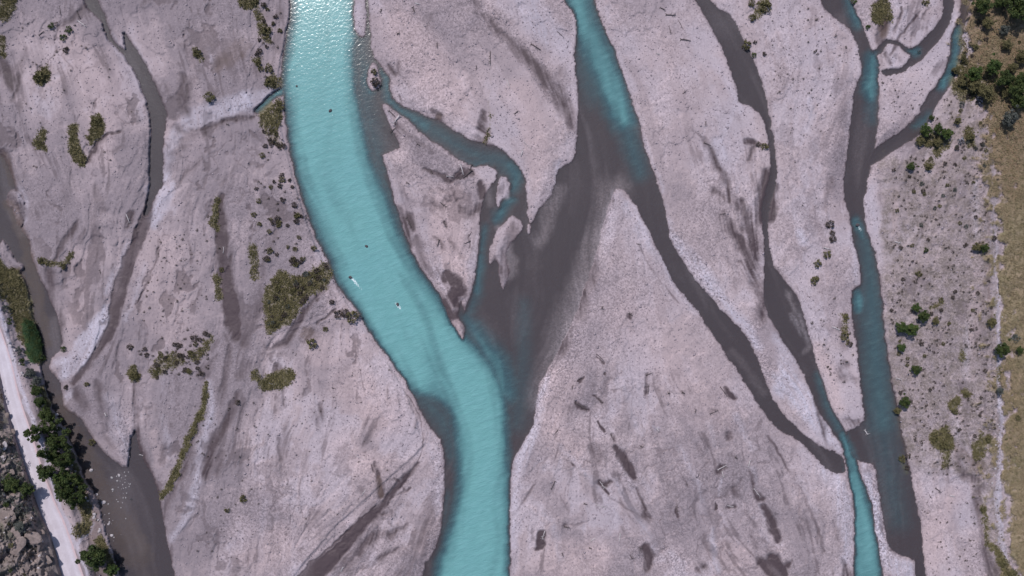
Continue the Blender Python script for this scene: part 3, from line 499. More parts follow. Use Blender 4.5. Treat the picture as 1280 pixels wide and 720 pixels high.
# every colour below is albedo
COL = dict(gravel=(.375, .299, .314), gravel2=(.300, .245, .268), pink=(.430, .330, .338), pale=(.415, .380, .445), dark=(.066, .0465, .053), silt=(.200, .166, .186),
           brown=(.112, .076, .064), olive=(.125, .108, .052), olive2=(.175, .150, .082), tan=(.235, .180, .120), tan2=(.165, .142, .082), rock=(.270, .215, .205), rock2=(.135, .112, .112))
def ground_mat():
    g = N('river_gravel')
    big = g.noise(.035, 5, .6); mid = g.noise(.35, 4, .6); fine = g.noise(1.7, 3, .7); vf = g.noise(4.2, 2, .6)
    st = g.attr('streak')
    stone = g.n('ShaderNodeSeparateColor'); g.put(stone.inputs[0], g.voro(2.3)); stone = stone.outputs[0]
    def thr(a, k=.35, w=.22, src=None):
        """mask sharpened and broken up by noise finer than the mesh"""
        x = g.math('ADD', g.attr(a), g.math('MULTIPLY', g.math('SUBTRACT', src or fine, .5), k))
        return g.mp(x, w, 1-w)
    col = g.mix(g.mp(big, .35, .65), COL['gravel'], COL['gravel2'])
    col = g.mix(g.mp(st, .25, .95, 0, .9), col, COL['silt'])
    col = g.mix(g.mp(st, .38, .08, 0, .30), col, COL['pale'])
    col = g.mix(g.math('MULTIPLY', g.attr('pink'), .8), col, COL['pink'])
    col = g.mix(g.math('MULTIPLY', g.attr('sub'), g.mp(mid, .35, .6, .3, .9)), col, (.225, .183, .180))
    col = g.mix(g.mp(g.math('MULTIPLY', g.attr('pale'), g.mp(fine, .25, .6, .35, 1.15)), .05, .95), col, COL['pale'])
    # stones of mixed grey
    amp = g.math('ADD', g.math('MULTIPLY', g.attr('grain'), .78), g.math('MULTIPLY', g.attr('coarse'), .8))
    sp = g.math('ADD', 1.0, g.math('MULTIPLY', g.math('SUBTRACT', g.math('ADD', g.math('MULTIPLY', stone, .45), g.math('MULTIPLY', vf, .75)), .6), amp))
    col = g.mix(1.0, col, g.n('ShaderNodeCombineColor').outputs[0], 'MULTIPLY')
    cc = col.node.inputs[7].links[0].from_node
    for i in range(3): g.put(cc.inputs[i], sp)
    dk = g.mp(g.math('ADD', g.attr('dark'), g.math('MULTIPLY', g.math('SUBTRACT', fine, .5), g.math('MULTIPLY', .7, g.math('SUBTRACT', 1.15, g.attr('dark'))))), .10, .95)
    col = g.mix(dk, col, COL['dark'])
    col = g.mix(g.math('MULTIPLY', g.attr('wet'), g.mp(mid, .35, .6, .05, .55)), col, COL['dark'])
    col = g.mix(g.math('MULTIPLY', thr('brown', .6, .15, mid), .8), col, COL['brown'])
    col = g.mix(g.math('MULTIPLY', g.attr('sub'), g.mp(g.math('ADD', g.math('MULTIPLY', fine, .5), g.math('MULTIPLY', mid, .5)), .50, .60, 0, .6)), col, (.105, .085, .075))
    ol = g.mix(g.mp(mid, .35, .65), COL['olive'], COL['olive2']); ol = g.mix(g.mp(vf, .35, .7, 0, .5), ol, (.05, .05, .022))
    col = g.mix(g.math('MULTIPLY', g.mp(g.math('ADD', g.attr('olive'), g.math('MULTIPLY', g.math('SUBTRACT', fine, .5), 1.1)), .2, .95), .9), col, ol)
    tn = g.mix(g.mp(g.noise(.09, 4, .6), .38, .6), COL['tan'], COL['tan2']); tn = g.mix(g.attr('rust'), tn, (.165, .112, .070)); tn = g.mix(g.mp(mid, .42, .7, 0, .55), tn, (.24, .185, .14)); tn = g.mix(g.mp(fine, .5, .75, 0, .35), tn, (.095, .08, .05))
    col = g.mix(thr('tan', .8, .2, mid), col, tn)
    ro = g.mix(g.mp(mid, .38, .62), COL['rock'], COL['rock2']); ro = g.mix(g.mp(fine, .5, .72, 0, .5), ro, (.06, .055, .045)); ro = g.mix(g.mp(g.noise(.16, 4), .52, .6, 0, .7), ro, (.085, .083, .062))
    col = g.mix(g.attr('rock'), col, ro)
    h = g.math('ADD', g.math('MULTIPLY', vf, .5), g.math('ADD', g.math('MULTIPLY', fine, .8), g.math('MULTIPLY', stone, .25)))
    rough = g.mp(dk, 0, 1, .95, .6)
    return g.out(col, rough, .25, g.bump(h, .55, .16))
def water_mat():
    g = N('glacial_water')
    flow = g.n('ShaderNodeAttribute', attribute_name='flow').outputs['Vector']
    pos = g.geo()
    rip = g.noise(.75, 3, .6, flow, .3); rip2 = g.noise(.35, 3, .55, flow, .2); fine = g.noise(2.4, 2, .6, pos)
    hgt = g.math('ADD', g.math('MULTIPLY', rip, .8), g.math('ADD', g.math('MULTIPLY', rip2, .9), g.math('MULTIPLY', fine, .35)))
    al = g.attr('opac')
    body = g.mix(g.mp(al, .45, .93), (.052, .134, .166), (.134, .305, .308))
    body = g.mix(g.mp(g.noise(.05, 3, .5, pos), .3, .7, 0, .35), body, (.125, .29, .315))
    body = g.mix(g.mp(rip, .45, .75, 0, .35), body, (.20, .40, .42))
    dif = g.n('ShaderNodeBsdfDiffuse'); g.put(dif.inputs[0], body)
    bmp = g.bump(hgt, 1.0, .26); g.put(dif.inputs['Normal'], bmp)
    tr = g.n('ShaderNodeBsdfTransparent'); tr.inputs[0].default_value = (.93, .96, .97, 1)
    m1 = g.n('ShaderNodeMixShader'); g.put(m1.inputs[0], al); g.put(m1.inputs[1], tr.outputs[0]); g.put(m1.inputs[2], dif.outputs[0])
    gl = g.n('ShaderNodeBsdfGlossy'); gl.inputs['Roughness'].default_value = .2
    sp = g.math('ADD', g.math('MULTIPLY', g.noise(1.1, 2, .6, pos, .5), 1.0), g.math('MULTIPLY', rip, .3)); g.put(gl.inputs['Normal'], g.bump(sp, .26, .22))
    fr = g.n('ShaderNodeFresnel'); fr.inputs[0].default_value = 1.333
    m2 = g.n('ShaderNodeMixShader'); g.put(m2.inputs[0], fr.outputs[0]); g.put(m2.inputs[1], m1.outputs[0]); g.put(m2.inputs[2], gl.outputs[0])
    foam = g.n('ShaderNodeBsdfDiffuse'); foam.inputs[0].default_value = (.75, .80, .82, 1)
    ff = g.mp(g.math('ADD', g.attr('foam'), g.math('MULTIPLY', g.math('SUBTRACT', fine, .5), 1.2)), .6, 1.1)
    ff = g.math('MULTIPLY', ff, g.mp(g.attr('foam'), 0, .15))
    m3 = g.n('ShaderNodeMixShader'); g.put(m3.inputs[0], ff); g.put(m3.inputs[1], m2.outputs[0]); g.put(m3.inputs[2], foam.outputs[0])
    o = g.n('ShaderNodeOutputMaterial'); g.put(o.inputs[0], m3.outputs[0]); return g.m
def leaf_mat(name, a, b, c):
    g = N(name); r = g.n('ShaderNodeNewGeometry').outputs['Random Per Island']; oi = g.n('ShaderNodeObjectInfo').outputs['Random']
    col = g.mix(g.mp(r, 0, 1), a, b); col = g.mix(g.mp(g.noise(.9, 2), .45, .7, 0, .8), col, c)
    col = g.mix(g.mp(oi, 0, 1, 0, .35), col, (a[0]*.6, a[1]*.6, a[2]*.6))
    return g.out(col, .75, .2)
def wood_mat(name, a, b):
    g = N(name); col = g.mix(g.mp(g.noise(3, 4), .3, .7), a, b); return g.out(col, .85, .2, g.bump(g.noise(6, 3), .5, .05))
def stone_mat(name, a, b):
    g = N(name); oi = g.n('ShaderNodeObjectInfo').outputs['Random']
    col = g.mix(g.mp(g.noise(1.5, 4), .3, .7), a, b); col = g.mix(g.mp(oi, 0, 1, 0, .5), col, b); return g.out(col, .9, .25, g.bump(g.noise(4, 4), .7, .1))
def road_mat():
    g = N('dusty_gravel_road'); e = g.attr('across')
    col = g.mix(g.mp(g.noise(.3, 4), .35, .65), (.50, .455, .505), (.44, .395, .44))
    tr = g.mp(g.math('ABSOLUTE', g.math('SUBTRACT', g.math('ABSOLUTE', e), .42)), 0, .25, 1, 0)
    col = g.mix(g.math('MULTIPLY', tr, g.mp(g.noise(.5, 3), .3, .7, .05, .5)), col, (.60, .56, .63))
    col = g.mix(g.mp(g.noise(2.5, 3), .5, .75, 0, .35), col, (.36, .31, .34))
    ed = g.mp(g.math('ADD', e, g.math('MULTIPLY', g.math('SUBTRACT', g.noise(.8, 3), .5), .35)), -.72, -.9)
    col = g.mix(g.math('MULTIPLY', ed, .8), col, (.48, .345, .36))
    return g.out(col, .95, .2, g.bump(g.noise(3, 3), .4, .05))
MG = ground_mat(); MW = water_mat(); MR = road_mat()
M = dict(tree=leaf_mat('dark_green_leaves', (.030, .048, .016), (.052, .072, .022), (.085, .098, .028)),
         shrub=leaf_mat('bright_green_leaves', (.035, .062, .018), (.060, .090, .026), (.10, .115, .032)),
         olive=leaf_mat('olive_leaves', (.095, .086, .040), (.150, .132, .062), (.07, .060, .032)),
         dry=leaf_mat('dry_brown_twigs', (.060, .046, .042), (.105, .082, .070), (.045, .036, .034)),
         grey=leaf_mat('grey_green_leaves', (.070, .078, .066), (.13, .135, .13), (.055, .058, .05)),
         blonde=leaf_mat('bleached_twigs', (.20, .19, .22), (.34, .33, .38), (.10, .09, .10)),
         grass=leaf_mat("olive_grass", (.125, .108, .054), (.175, .150, .072), (.08, .075, .035)),
         reed=leaf_mat('green_reeds', (.040, .085, .042), (.070, .115, .050), (.09, .10, .03)),
         straw=leaf_mat('dry_grass', (.21, .165, .10), (.27, .21, .135), (.15, .135, .07)),
         bark=wood_mat('bark', (.10, .08, .065), (.05, .042, .036)), drift=wood_mat('bleached_wood', (.52, .48, .50), (.30, .27, .28)), ddrift=wood_mat('weathered_dark_wood', (.10, .080, .082), (.055, .045, .05)),
         stone=stone_mat('pale_boulder', (.46, .42, .44), (.30, .265, .28)), gstone=stone_mat('grey_boulder', (.255, .20, .19), (.15, .12, .112)), dstone=stone_mat('wet_dark_stone', (.09, .075, .085), (.05, .045, .05)),
         peb=stone_mat('gravel_stones', (.36, .30, .335), (.20, .165, .19)))

# ------------------------------------------------------------------ the ground: one sheet out to the horizon
def axis(a, b, step, lim):
    inner = list(np.arange(a, b+step, step)); out = []; x = inner[-1]; d = step
    while x < lim: d *= 1.13; x += d; out.append(x)
    lo = []; x = inner[0]; d = step
    while x > -lim: d *= 1.13; x -= d; lo.append(x)
    return np.array(lo[::-1]+inner+out)
us = axis(-20, 1300, 1.0, 9000); vs = axis(-20, 740, 1.0, 9000)
co, F, Uf, Vf = gridmesh(us, vs, lambda U, V: samp(Z, U, V))
lp = sstep(-30, 20, poly_sd(P('-200,-200 345,-200 345,110 370,300 330,400 300,560 230,720 60,930 -200,930'), 3, 60))
stk = np.clip(.40+(.07+.05*sstep(.2, .7, reg))*(.5*st2+.35*st1+.6*st3)+(N1-.5)*.8+(mott-.5)*(.7+1.5*reg)+(reg-.4)*.22+lp*.42, 0, 1)
grain = samp(np.clip(1-.65*lp+(N1-.5)*2-.5*sstep(.3, 1.2, st3), .15, 1.2), Uf, Vf); stk = samp(stk, Uf, Vf)
att = {n: samp(a, Uf, Vf) for n, a in dict(dark=dark, pale=pale, pink=pink, olive=olive, brown=brown, tan=tan, rock=rock, coarse=np.clip(coarse+.25*sstep(.5, .7, N1), 0, 1), sub=sub*(1-tan), wet=wet, rust=rust).items()}; att['streak'] = stk; att['grain'] = grain
ground = link('ground', new_mesh('ground', co, F, att, True), MG); tag(ground, 'grey pink gravel river plain with damp silt channels', 'ground', kind='structure')

# water sheet, trimmed to the channels
us = np.arange(U0+2, U1-3, 2.0); vs = np.arange(V0+2, V1-3, 2.0)
co, F, Uf, Vf = gridmesh(us, vs, lambda U, V: np.zeros(U.shape))
wv = samp(W, Uf, Vf); rk = samp(zb, Uf, Vf)
F = F[(wv[F].max(1) > -3) & (rk[F].max(1) < .5)]
used = np.unique(F); idx = np.full(len(wv), -1); idx[used] = np.arange(len(used)); F = idx[F]; co = co[used]; Uf = Uf[used]; Vf = Vf[used]
foam = L0()
for pts, s, soft in [("437,347,1.5 441,349,2 447,356,1.5 452,362,1", 1, 3), ("494,379,1.5 498,383,2.5 501,386,1.5", 1, 3), ("1073,281,1 1075,286,2 1077,290,1", .9, 3), ("411,150,1 412,178,1", .35, 4),
   ("420,20,1 432,16,1", .35, 5), ("627,627,1 630,627,1", .6, 2), ("1076,159,0.6 1076,168,.8", .7, 2)]: stroke(foam, P(pts), s, soft, .6)
ang = np.stack([samp(DX, Uf, Vf), samp(DY, Uf, Vf)], 1)
wm = new_mesh('river_water', co, F, dict(opac=np.clip(samp(T, Uf, Vf)+.03, 0, .97), foam=samp(foam, Uf, Vf)), True)
fa = wm.attributes.new('flow', 'FLOAT_VECTOR', 'POINT')     # ripples cross the current: along-flow fine, across-flow long
X_, Y_ = co[:, 0], co[:, 1]
fx = X_*.4+WX2.mean()*0; fy = Y_*1.0-X_*.35
fa.data.foreach_set('vector', np.stack([fx, fy, 0*fx], 1).astype(np.float32).ravel())
water = link('river_water', wm, MW); tag(water, 'milky turquoise meltwater filling the braided channels', 'river', kind='structure')

# road
rcs = catmull([(a[0], a[1], w) for a, w in zip(road_c, road_w)], False, 6)
V = []; acr = []; nc = 9
for i, p in enumerate(rcs):
    d = rcs[min(i+1, len(rcs)-1)]-rcs[max(i-1, 0)]; L = math.hypot(d[0], d[1]); nx, ny = -d[1]/L, d[0]/L
    for j in range(nc):
        t = j/(nc-1)*2-1; w = p[2]*(1+.015*math.sin(i*.9)); z = 2.62+.05*(1-t*t)
        k = S*(H-z)/H; V.append(((p[0]-nx*w*t-640)*k, -(p[1]-ny*w*t-360)*k, z)); acr.append(-t)
i = np.arange(len(V)).reshape(-1, nc); F = np.stack([i[:-1, :-1], i[:-1, 1:], i[1:, 1:], i[1:, :-1]], -1).reshape(-1, 4)
road = link('road', new_mesh('road', V, F, dict(across=acr), True), MR); tag(road, 'pale dusty gravel road along the foot of the slope', 'road', kind='structure')
# dots of loose stones, tufts of grass: nobody could count them
def rand_pts(mask, n, seed, lo=.3):
    r = np.random.RandomState(seed); out = np.zeros((0, 2))
    while len(out) < n:
        p = np.stack([r.uniform(-30, 1310, n*4), r.uniform(-30, 750, n*4)], 1)
        m = samp(mask, p[:, 0], p[:, 1]); keep = r.rand(len(p)) < np.where(m > lo, m, 0); out = np.vstack([out, p[keep]])
    return out[:n]
def unproj(p, dz=0.0):
    z = samp(Z, p[:, 0], p[:, 1]); k = S*(H-z)/H
    return np.stack([(p[:, 0]-640)*k, -(p[:, 1]-360)*k, z+dz], 1)
def tufts(name, pts, m, hgt, wid, blades, seed, label):
    r = np.random.RandomState(seed); B = unproj(pts); n = len(B)*blades; B = np.repeat(B, blades, 0)
    a = r.uniform(0, 2*np.pi, n); h = hgt*r.uniform(.5, 1.3, n); w = wid*r.uniform(.6, 1.3, n); B[:, :2] += r.normal(0, wid, (n, 2))
    d = np.stack([np.cos(a), np.sin(a), 0*a], 1); l = r.uniform(.4, 1.4, n)*hgt
    b = a+r.uniform(1.2, 1.9, n); lean = np.stack([np.cos(b)*l, np.sin(b)*l, h], 1)
    V = np.stack([B-d*w[:, None]/2, B+d*w[:, None]/2, B+lean], 1).reshape(-1, 3); F = np.arange(len(V)).reshape(-1, 3)
    o = link(name, new_mesh(name, V, F), m); tag(o, label, 'grass', kind='stuff')
tufts('grass', rand_pts(olive*(W < -2)*(1-rc), 9000, 3), M['grass'], .45, .28, 5, 4, 'olive grass and low herbs on the gravel bars')
reed = L0(); stroke(reed, P("35,405,3 41,418,6 44,435,7 44,446,5"), 1, 4); olive = np.maximum(olive, reed)
tufts('reeds', rand_pts(reed, 1600, 5), M['reed'], .9, .35, 5, 6, 'bright green reeds in the damp strip beside the road')
tufts('dry_grass', rand_pts(tan, 16000, 7), M['straw'], .35, .22, 4, 8, 'straw coloured dry grass of the pasture on the right')
MEADOW = 1
base = np.array([[1, 0, 0], [-1, 0, 0], [0, 1, 0], [0, -1, 0], [0, 0, .7], [0, 0, -.5]], float); bf = np.array([[0, 2, 4], [2, 1, 4], [1, 3, 4], [3, 0, 4], [2, 0, 5], [1, 2, 5], [3, 1, 5], [0, 3, 5]])
def pebbles(pts, size, seed):
    r = np.random.RandomState(seed); B = unproj(pts, .02); n = len(B); s = size*np.exp(r.normal(0, .4, n)); a = r.uniform(0, 6.28, n)
    v = np.repeat(base[None], n, 0)*r.uniform(.6, 1.3, (n, 6, 1)); x = v[:, :, 0]*1.3; y = v[:, :, 1]
    v = np.stack([x*np.cos(a)[:, None]-y*np.sin(a)[:, None], x*np.sin(a)[:, None]+y*np.cos(a)[:, None], v[:, :, 2]], -1)*s[:, None, None]+B[:, None]
    return v.reshape(-1, 3), (bf[None]+6*np.arange(n)[:, None, None]).reshape(-1, 3)
pm = (1-.93*sstep(.25, .6, dark))*np.clip(.35+coarse, 0, 1)*(W < -1)*(1-rc)*(1-tan)*(1-olive)*(1-rock)
v, f = pebbles(rand_pts(pm, 32000, 9), .13, 10)
tag(link('gravel', new_mesh('gravel', v, f), M['peb']), 'loose grey stones strewn over the gravel bars', 'gravel', kind='stuff')

# ------------------------------------------------------------------ plants
def leaf_cloud(centers, rad, per, leaf, seed, flat=.75):
    r = np.random.RandomState(seed); V = []
    for c, cr in zip(centers, rad):
        d = r.normal(0, 1, (per, 3)); d /= np.linalg.norm(d, axis=1)[:, None]; p = np.array(c)+d*(cr*r.uniform(.35, 1.0, per)**.6)[:, None]*np.array([1, 1, flat])
        nrm = d+r.normal(0, .7, (per, 3)); nrm /= np.linalg.norm(nrm, axis=1)[:, None]
        t = np.cross(nrm, r.normal(0, 1, (per, 3))); t /= np.linalg.norm(t, axis=1)[:, None]; b = np.cross(nrm, t); s = (leaf*r.uniform(.6, 1.35, per))[:, None]
        V.append(np.stack([p-t*s, p+b*s*.55, p+t*s, p-b*s*.55], 1).reshape(-1, 3))
    V = np.vstack(V); return V, np.arange(len(V)).reshape(-1, 4)
def tube(pts, radii, n=7):
    V = []; F = []
    for i, (p, rr) in enumerate(zip(pts, radii)):
        a = np.array(pts[max(i-1, 0)]); b = np.array(pts[min(i+1, len(pts)-1)]); d = b-a; d = d/np.linalg.norm(d)
        u = np.cross(d, [.3, .2, 1] if abs(d[2]) < .8 else [1, .1, 0]); u /= np.linalg.norm(u); w = np.cross(d, u)
        for k in range(n):
            t = 2*math.pi*k/n; V.append(np.array(p)+(u*math.cos(t)+w*math.sin(t))*rr*(1+.12*math.sin(3*t+i)))
    for i in range(len(pts)-1):
        for k in range(n): F.append((i*n+k, i*n+(k+1) % n, (i+1)*n+(k+1) % n, (i+1)*n+k))
    m = len(V); V.append(np.array(pts[0])); V.append(np.array(pts[-1]))
    for k in range(n): F.append((m, (k+1) % n, k, k)); F.append((m+1, (len(pts)-1)*n+k, (len(pts)-1)*n+(k+1) % n, (len(pts)-1)*n+k))
    return V, F
def join(parts):
    V = []; F = []; n = 0
    for v, f in parts:
        V.extend(v); F.extend([tuple(i+n for i in q) for q in f]); n += len(v)
    return V, F
def pymesh(name, V, F, smooth=True):
    me = bpy.data.meshes.new(name); F = [tuple(dict.fromkeys(f)) for f in F]
    me.from_pydata([tuple(v) for v in V], [], F); me.update()
    if smooth: me.polygons.foreach_set('use_smooth', np.ones(len(me.polygons), bool))
    return me
TREE = []
for k in range(8):      # unit tree, the last four with close round crowns: crown radius 1, height 2.2
    r = np.random.RandomState(200+k); cs = []; rs = []; limbs = []
    nb = 11; top = np.array([.05, .03, 1.55]); limbs.append(tube([(0, 0, -.15), (.02, .01, .5), (.0, .03, 1.0), top], [.085, .065, .05, .02]))
    for i in range(nb):
        a = i*2.4+r.uniform(-.4, .4); rr = r.uniform(.45, .85) if k < 4 else r.uniform(.35, .64); z = r.uniform(.75, 1.75) if i else 1.9
        if i == 0: rr = .05
        c = np.array([rr*math.cos(a), rr*math.sin(a), z*(1.05-.22*rr)]); cs.append(c); rs.append(r.uniform(.26, .42) if k < 4 else r.uniform(.34, .46))
        limbs.append(tube([(0, 0, .35+.05*i), c*.55+np.array([0, 0, .15]), c], [.04, .028, .012], 5))
        for j in range(3): cs.append(c+r.normal(0, .22, 3)); rs.append(r.uniform(.12, .24))
    for j in range(8): cs.append(np.array([r.uniform(-.4, .4), r.uniform(-.4, .4), r.uniform(.9, 1.7)])); rs.append(r.uniform(.2, .32))
    cv, cf = leaf_cloud(cs, rs, 110, .066, 300+k); tv, tf = join(limbs)
    TREE.append((cv, cf, tv, tf))
def add_tree(u, v, rpx, label, mat='tree', group=None, hgt=2.2, name='tree', cat='tree', k=None, z0=None):
    """(u, v): centre of the crown in the photo"""
    k = random.randrange(4)+(4 if hgt < 2 or name != 'tree' else 0) if k is None else k; R = rpx*S*(1.06 if hgt < 2 else 1); zs = R*hgt/2.2; g0 = s1(Z, u, v) if z0 is None else z0
    x, y, _ = wp(u, v, g0+1.3*zs)
    kx = S*(H-g0)/H; g0 = s1(Z, 640+x/kx, 360-y/kx) if z0 is None else z0
    e = bpy.data.objects.new(name, None); C.objects.link(e); e.location = (x, y, g0); e.scale = (R, R, zs); e.rotation_euler[2] = random.uniform(0, 6.28); e.empty_display_size = .1
    cv, cf, tv, tf = TREE[k]; key = f'{mat}{k}'
    if key not in CACHE: CACHE[key] = (new_mesh('crown', cv, cf), pymesh('trunk', tv, tf)); CACHE[key][0].materials.append(M[mat]); CACHE[key][1].materials.append(M['bark'])
    link('crown', CACHE[key][0], None, e); link('trunk', CACHE[key][1], None, e)
    return tag(e, label, cat, group)
CACHE = {}
SHR = []
for k in range(5):
    r = np.random.RandomState(400+k); n = 7; cs = [(0, 0, .42)]; rs = [.5]
    for i in range(n): a = i*6.28/n+r.uniform(-.4, .4); q_ = r.uniform(.35, .7); cs.append((q_*math.cos(a), q_*math.sin(a), r.uniform(.2, .5))); rs.append(r.uniform(.2, .4))
    SHR.append(leaf_cloud(cs, rs, 34, .13, 500+k, .8))
def add_shrub(u, v, rpx, label, mat='olive', group=None, flat=1.0, sx=1.0, name='shrub', cat='shrub'):
    k = random.randrange(5); key = f's{mat}{k}'
    if key not in CACHE: CACHE[key] = new_mesh('shrub', *SHR[k]); CACHE[key].materials.append(M[mat])
    o = link(name, CACHE[key]); R = rpx*S*1.12; o.location = wp(u, v); o.scale = (R*sx, R, R*.95*flat); o.rotation_euler[2] = random.uniform(0, 6.28) if sx == 1 else 0
    return tag(o, label, cat, group)

# big trees along the road (left edge)
TR = [
 (47, 503, 9, 'tree', 2.0, 'small dark tree just below the one between road and olive verge'), (50, 519, 10, 'tree', 2.2, 'dark tree joining the small ones to the head of the roadside row'), (44, 476, 7, 'grey', 1.8, 'grey green bush on the silt side of the road verge'),
 (40, 541, 12, 'tree', 2.6, 'dark spreading tree whose crown leans out over the pale road, uppermost of the roadside row'),
 (57, 533, 13, 'tree', 2.4, 'dark tree at the top of the roadside row, crown over the stony river bank'),
 (66, 553, 15, 'tree', 2.5, 'large dark tree in the upper middle of the roadside row, away from the road'),
 (53, 566, 14, 'tree', 2.5, 'dark tree in the middle of the roadside row, beside the road edge'),
 (72, 576, 15, 'tree', 2.5, 'blackish green tree in the middle of the roadside row, beside the brown grass'),
 (55, 590, 13, 'tree', 2.3, 'tree with crown edge touching the road, just above the yellow green one'),
 (69, 601, 12, 'shrub', 2.2, 'yellow green tree, brightest crown of the roadside row'),
 (84, 600, 13, 'tree', 2.5, 'dark tree beside the brown grass, right of the yellow green crown'),
 (73, 617, 13, 'tree', 2.3, 'dark tree leaning to the road below the yellow green crown'),
 (87, 624, 15, 'tree', 2.6, 'dark tree at the lower end of the roadside row'),
 (117, 697, 19, 'tree', 1.9, 'big round dark green tree beside the road at the bottom edge'),
 (138, 713, 10, 'shrub', 1.9, 'smaller round green tree touching the big round one by the bottom edge'),
 (104, 694, 7, 'tree', 1.6, 'low dark bush on the road side of the big round tree'),
 (42, 489, 9, 'tree', 1.8, 'small dark tree between road and olive verge, above the roadside row'),
 (36, 466, 8, 'grey', 1.8, 'grey green bush by the road beside the damp silt hollow'),
 (11, 606, 12, 'tree', 1.8, 'dark tree on the rocky slope at the left edge'),
 (28, 613, 11, 'tree', 1.7, 'dark tree on the rocky slope close to the road'),
 (27, 657, 8, 'grey', 1.4, 'grey green bush on the rocky slope below the dark pair of trees'),
 (8, 630, 5, 'tree', 1.4, 'small bush among rocks below the tree at the left edge'),
]
for u, v, r_, m, h, l in TR: add_tree(u+(2 if h > 2 else 0), v, r_*.88, l, m, 'trees beside the gravel road' if h > 2 else None, h*.85)
TR2 = [
 (1230, 7, 10, 'tree', 'dark round tree near the top edge by the first bend of the right creek'),
 (1235, 29, 7, 'olive', 'dull tree just below the dark round one by the top edge'),
 (1252, 2, 8, 'tree', 'tree cut by the top edge between two larger crowns'),
 (1277, 12, 14, 'tree', 'largest dark crown in the top right corner'), (1270, -4, 10, 'tree', 'crown cut off by the top edge near the right corner'),
 (1256, 37, 6, 'grey', 'grey green bush alone in the brown grass at top right'), (1259, 56, 6, 'olive', 'dull olive bush alone in the brown grass at top right'),
 (1243, 83, 9, 'shrub', 'green tree with brown shade patch below it, left of the clump at right'), (1256, 98, 10, 'tree', 'tree in the middle of the dark clump by the right edge'),
 (1267, 84, 6, 'olive', 'small olive tree at the top of the clump by the right edge'), (1278, 98, 8, 'tree', 'tree touching the right edge in the dark clump'),
 (1270, 113, 10, 'tree', 'dark tree in the clump by the right edge, lower middle'), (1276, 127, 9, 'tree', 'dark tree at right edge near the bottom of the clump'),
 (1264, 147, 9, 'grey', 'grey green tree closing the clump at its lower end'), (1257, 115, 6, 'olive', 'small tree on the left side of the dark clump'), (1280, 70, 8, 'olive', 'olive tree cut off by the right edge above the dark clump'),
 (1232, 116, 9, 'olive', 'olive brown tree beside the bleached bush'), (1219, 92, 9, 'shrub', 'green tree on the bank between the right creek and the dark clump'), (1219, 107, 8, 'olive', 'olive tree just below the green tree on the creek bank'),
 (1205, 103, 7, 'olive', 'olive tree on the creek bank beside the turquoise pool'), (1196, 87, 6, 'olive', 'small tree overhanging the right creek at the turquoise reach'), (1221, 58, 4, 'olive', 'small bush in the brown grass beside the creek'),
 (1204, 73, 4, 'olive', 'small bush at the edge of the right creek above the turquoise reach'),
 (1158, 163, 9, 'shrub', 'leftmost of three round bushes at the mouth of the right creek'), (1173, 161, 7, 'tree', 'dark middle one of three round bushes at the mouth of the right creek'), (1184, 167, 8, 'shrub', 'rightmost of three round bushes at the mouth of the right creek'),
 (1151, 176, 7, 'olive', 'olive bush at the foot of the three round bushes'), (1172, 178, 6, 'olive', 'low olive bush below the middle of the three round bushes'), (1165, 147, 4, 'tree', 'small dark bush standing in the creek mouth'),
 (1139, 208, 6, 'tree', 'dark bush on the scrub flat just left of a yellow green bush'), (1162, 208, 5, 'olive', 'yellow green bush on the scrub flat'), (1198, 151, 5, 'olive', 'bush beside the grey stony hollow of the scrub'), (1214, 170, 6, 'olive', 'olive bush at the upper edge of the pale scrub'),
 (1222, 309, 6, 'olive', 'brown olive half of the pair of bushes by the pale track'), (1230, 310, 6, 'tree', 'dark green half of the pair of bushes by the pale track'),
 (1146, 385, 6, 'shrub', 'small green bush above and left of a larger one on the scrub flat'), (1155, 395, 8, 'tree', 'dark green bush, lower of the joined upper pair'),
 (1128, 410, 8, 'shrub', 'left bush of the side by side pair near the river'), (1141, 412, 9, 'shrub', 'right bush of the side by side pair near the river'), (1127, 434, 6, 'shrub', 'green bush alone below the side by side pair'),
 (1170, 401, 5, 'olive', 'narrow dull bush right of the dark green pair'), (1146, 462, 7, 'tree', 'dark green bush on the scrub flat, lowest of its cluster'), (1240, 403, 7, 'olive', 'olive bush on the fence line above the larger dark one'),
 (1253, 437, 10, 'tree', 'largest dark bush at the edge of the pasture'), (1275, 438, 5, 'tree', 'small dark bush in the pasture by the right edge'), (1132, 503, 8, 'tree', 'round dark bush on the edge of the right river branch'),
 (1124, 514, 5, 'olive', 'olive bush overhanging the right river branch below the round one'), (1248, 488, 5, 'grey', 'grey bush on the stony line beside the pasture'),
]
for u, v, r_, m, l in TR2: add_tree(u, v, r_*(1.15 if v < 150 and u > 1215 else .98), l, m, None, 1.5 if r_ < 8 else 1.8, 'bushy_tree' if r_ >= 7 else 'bush', 'tree' if r_ >= 7 else 'bush')
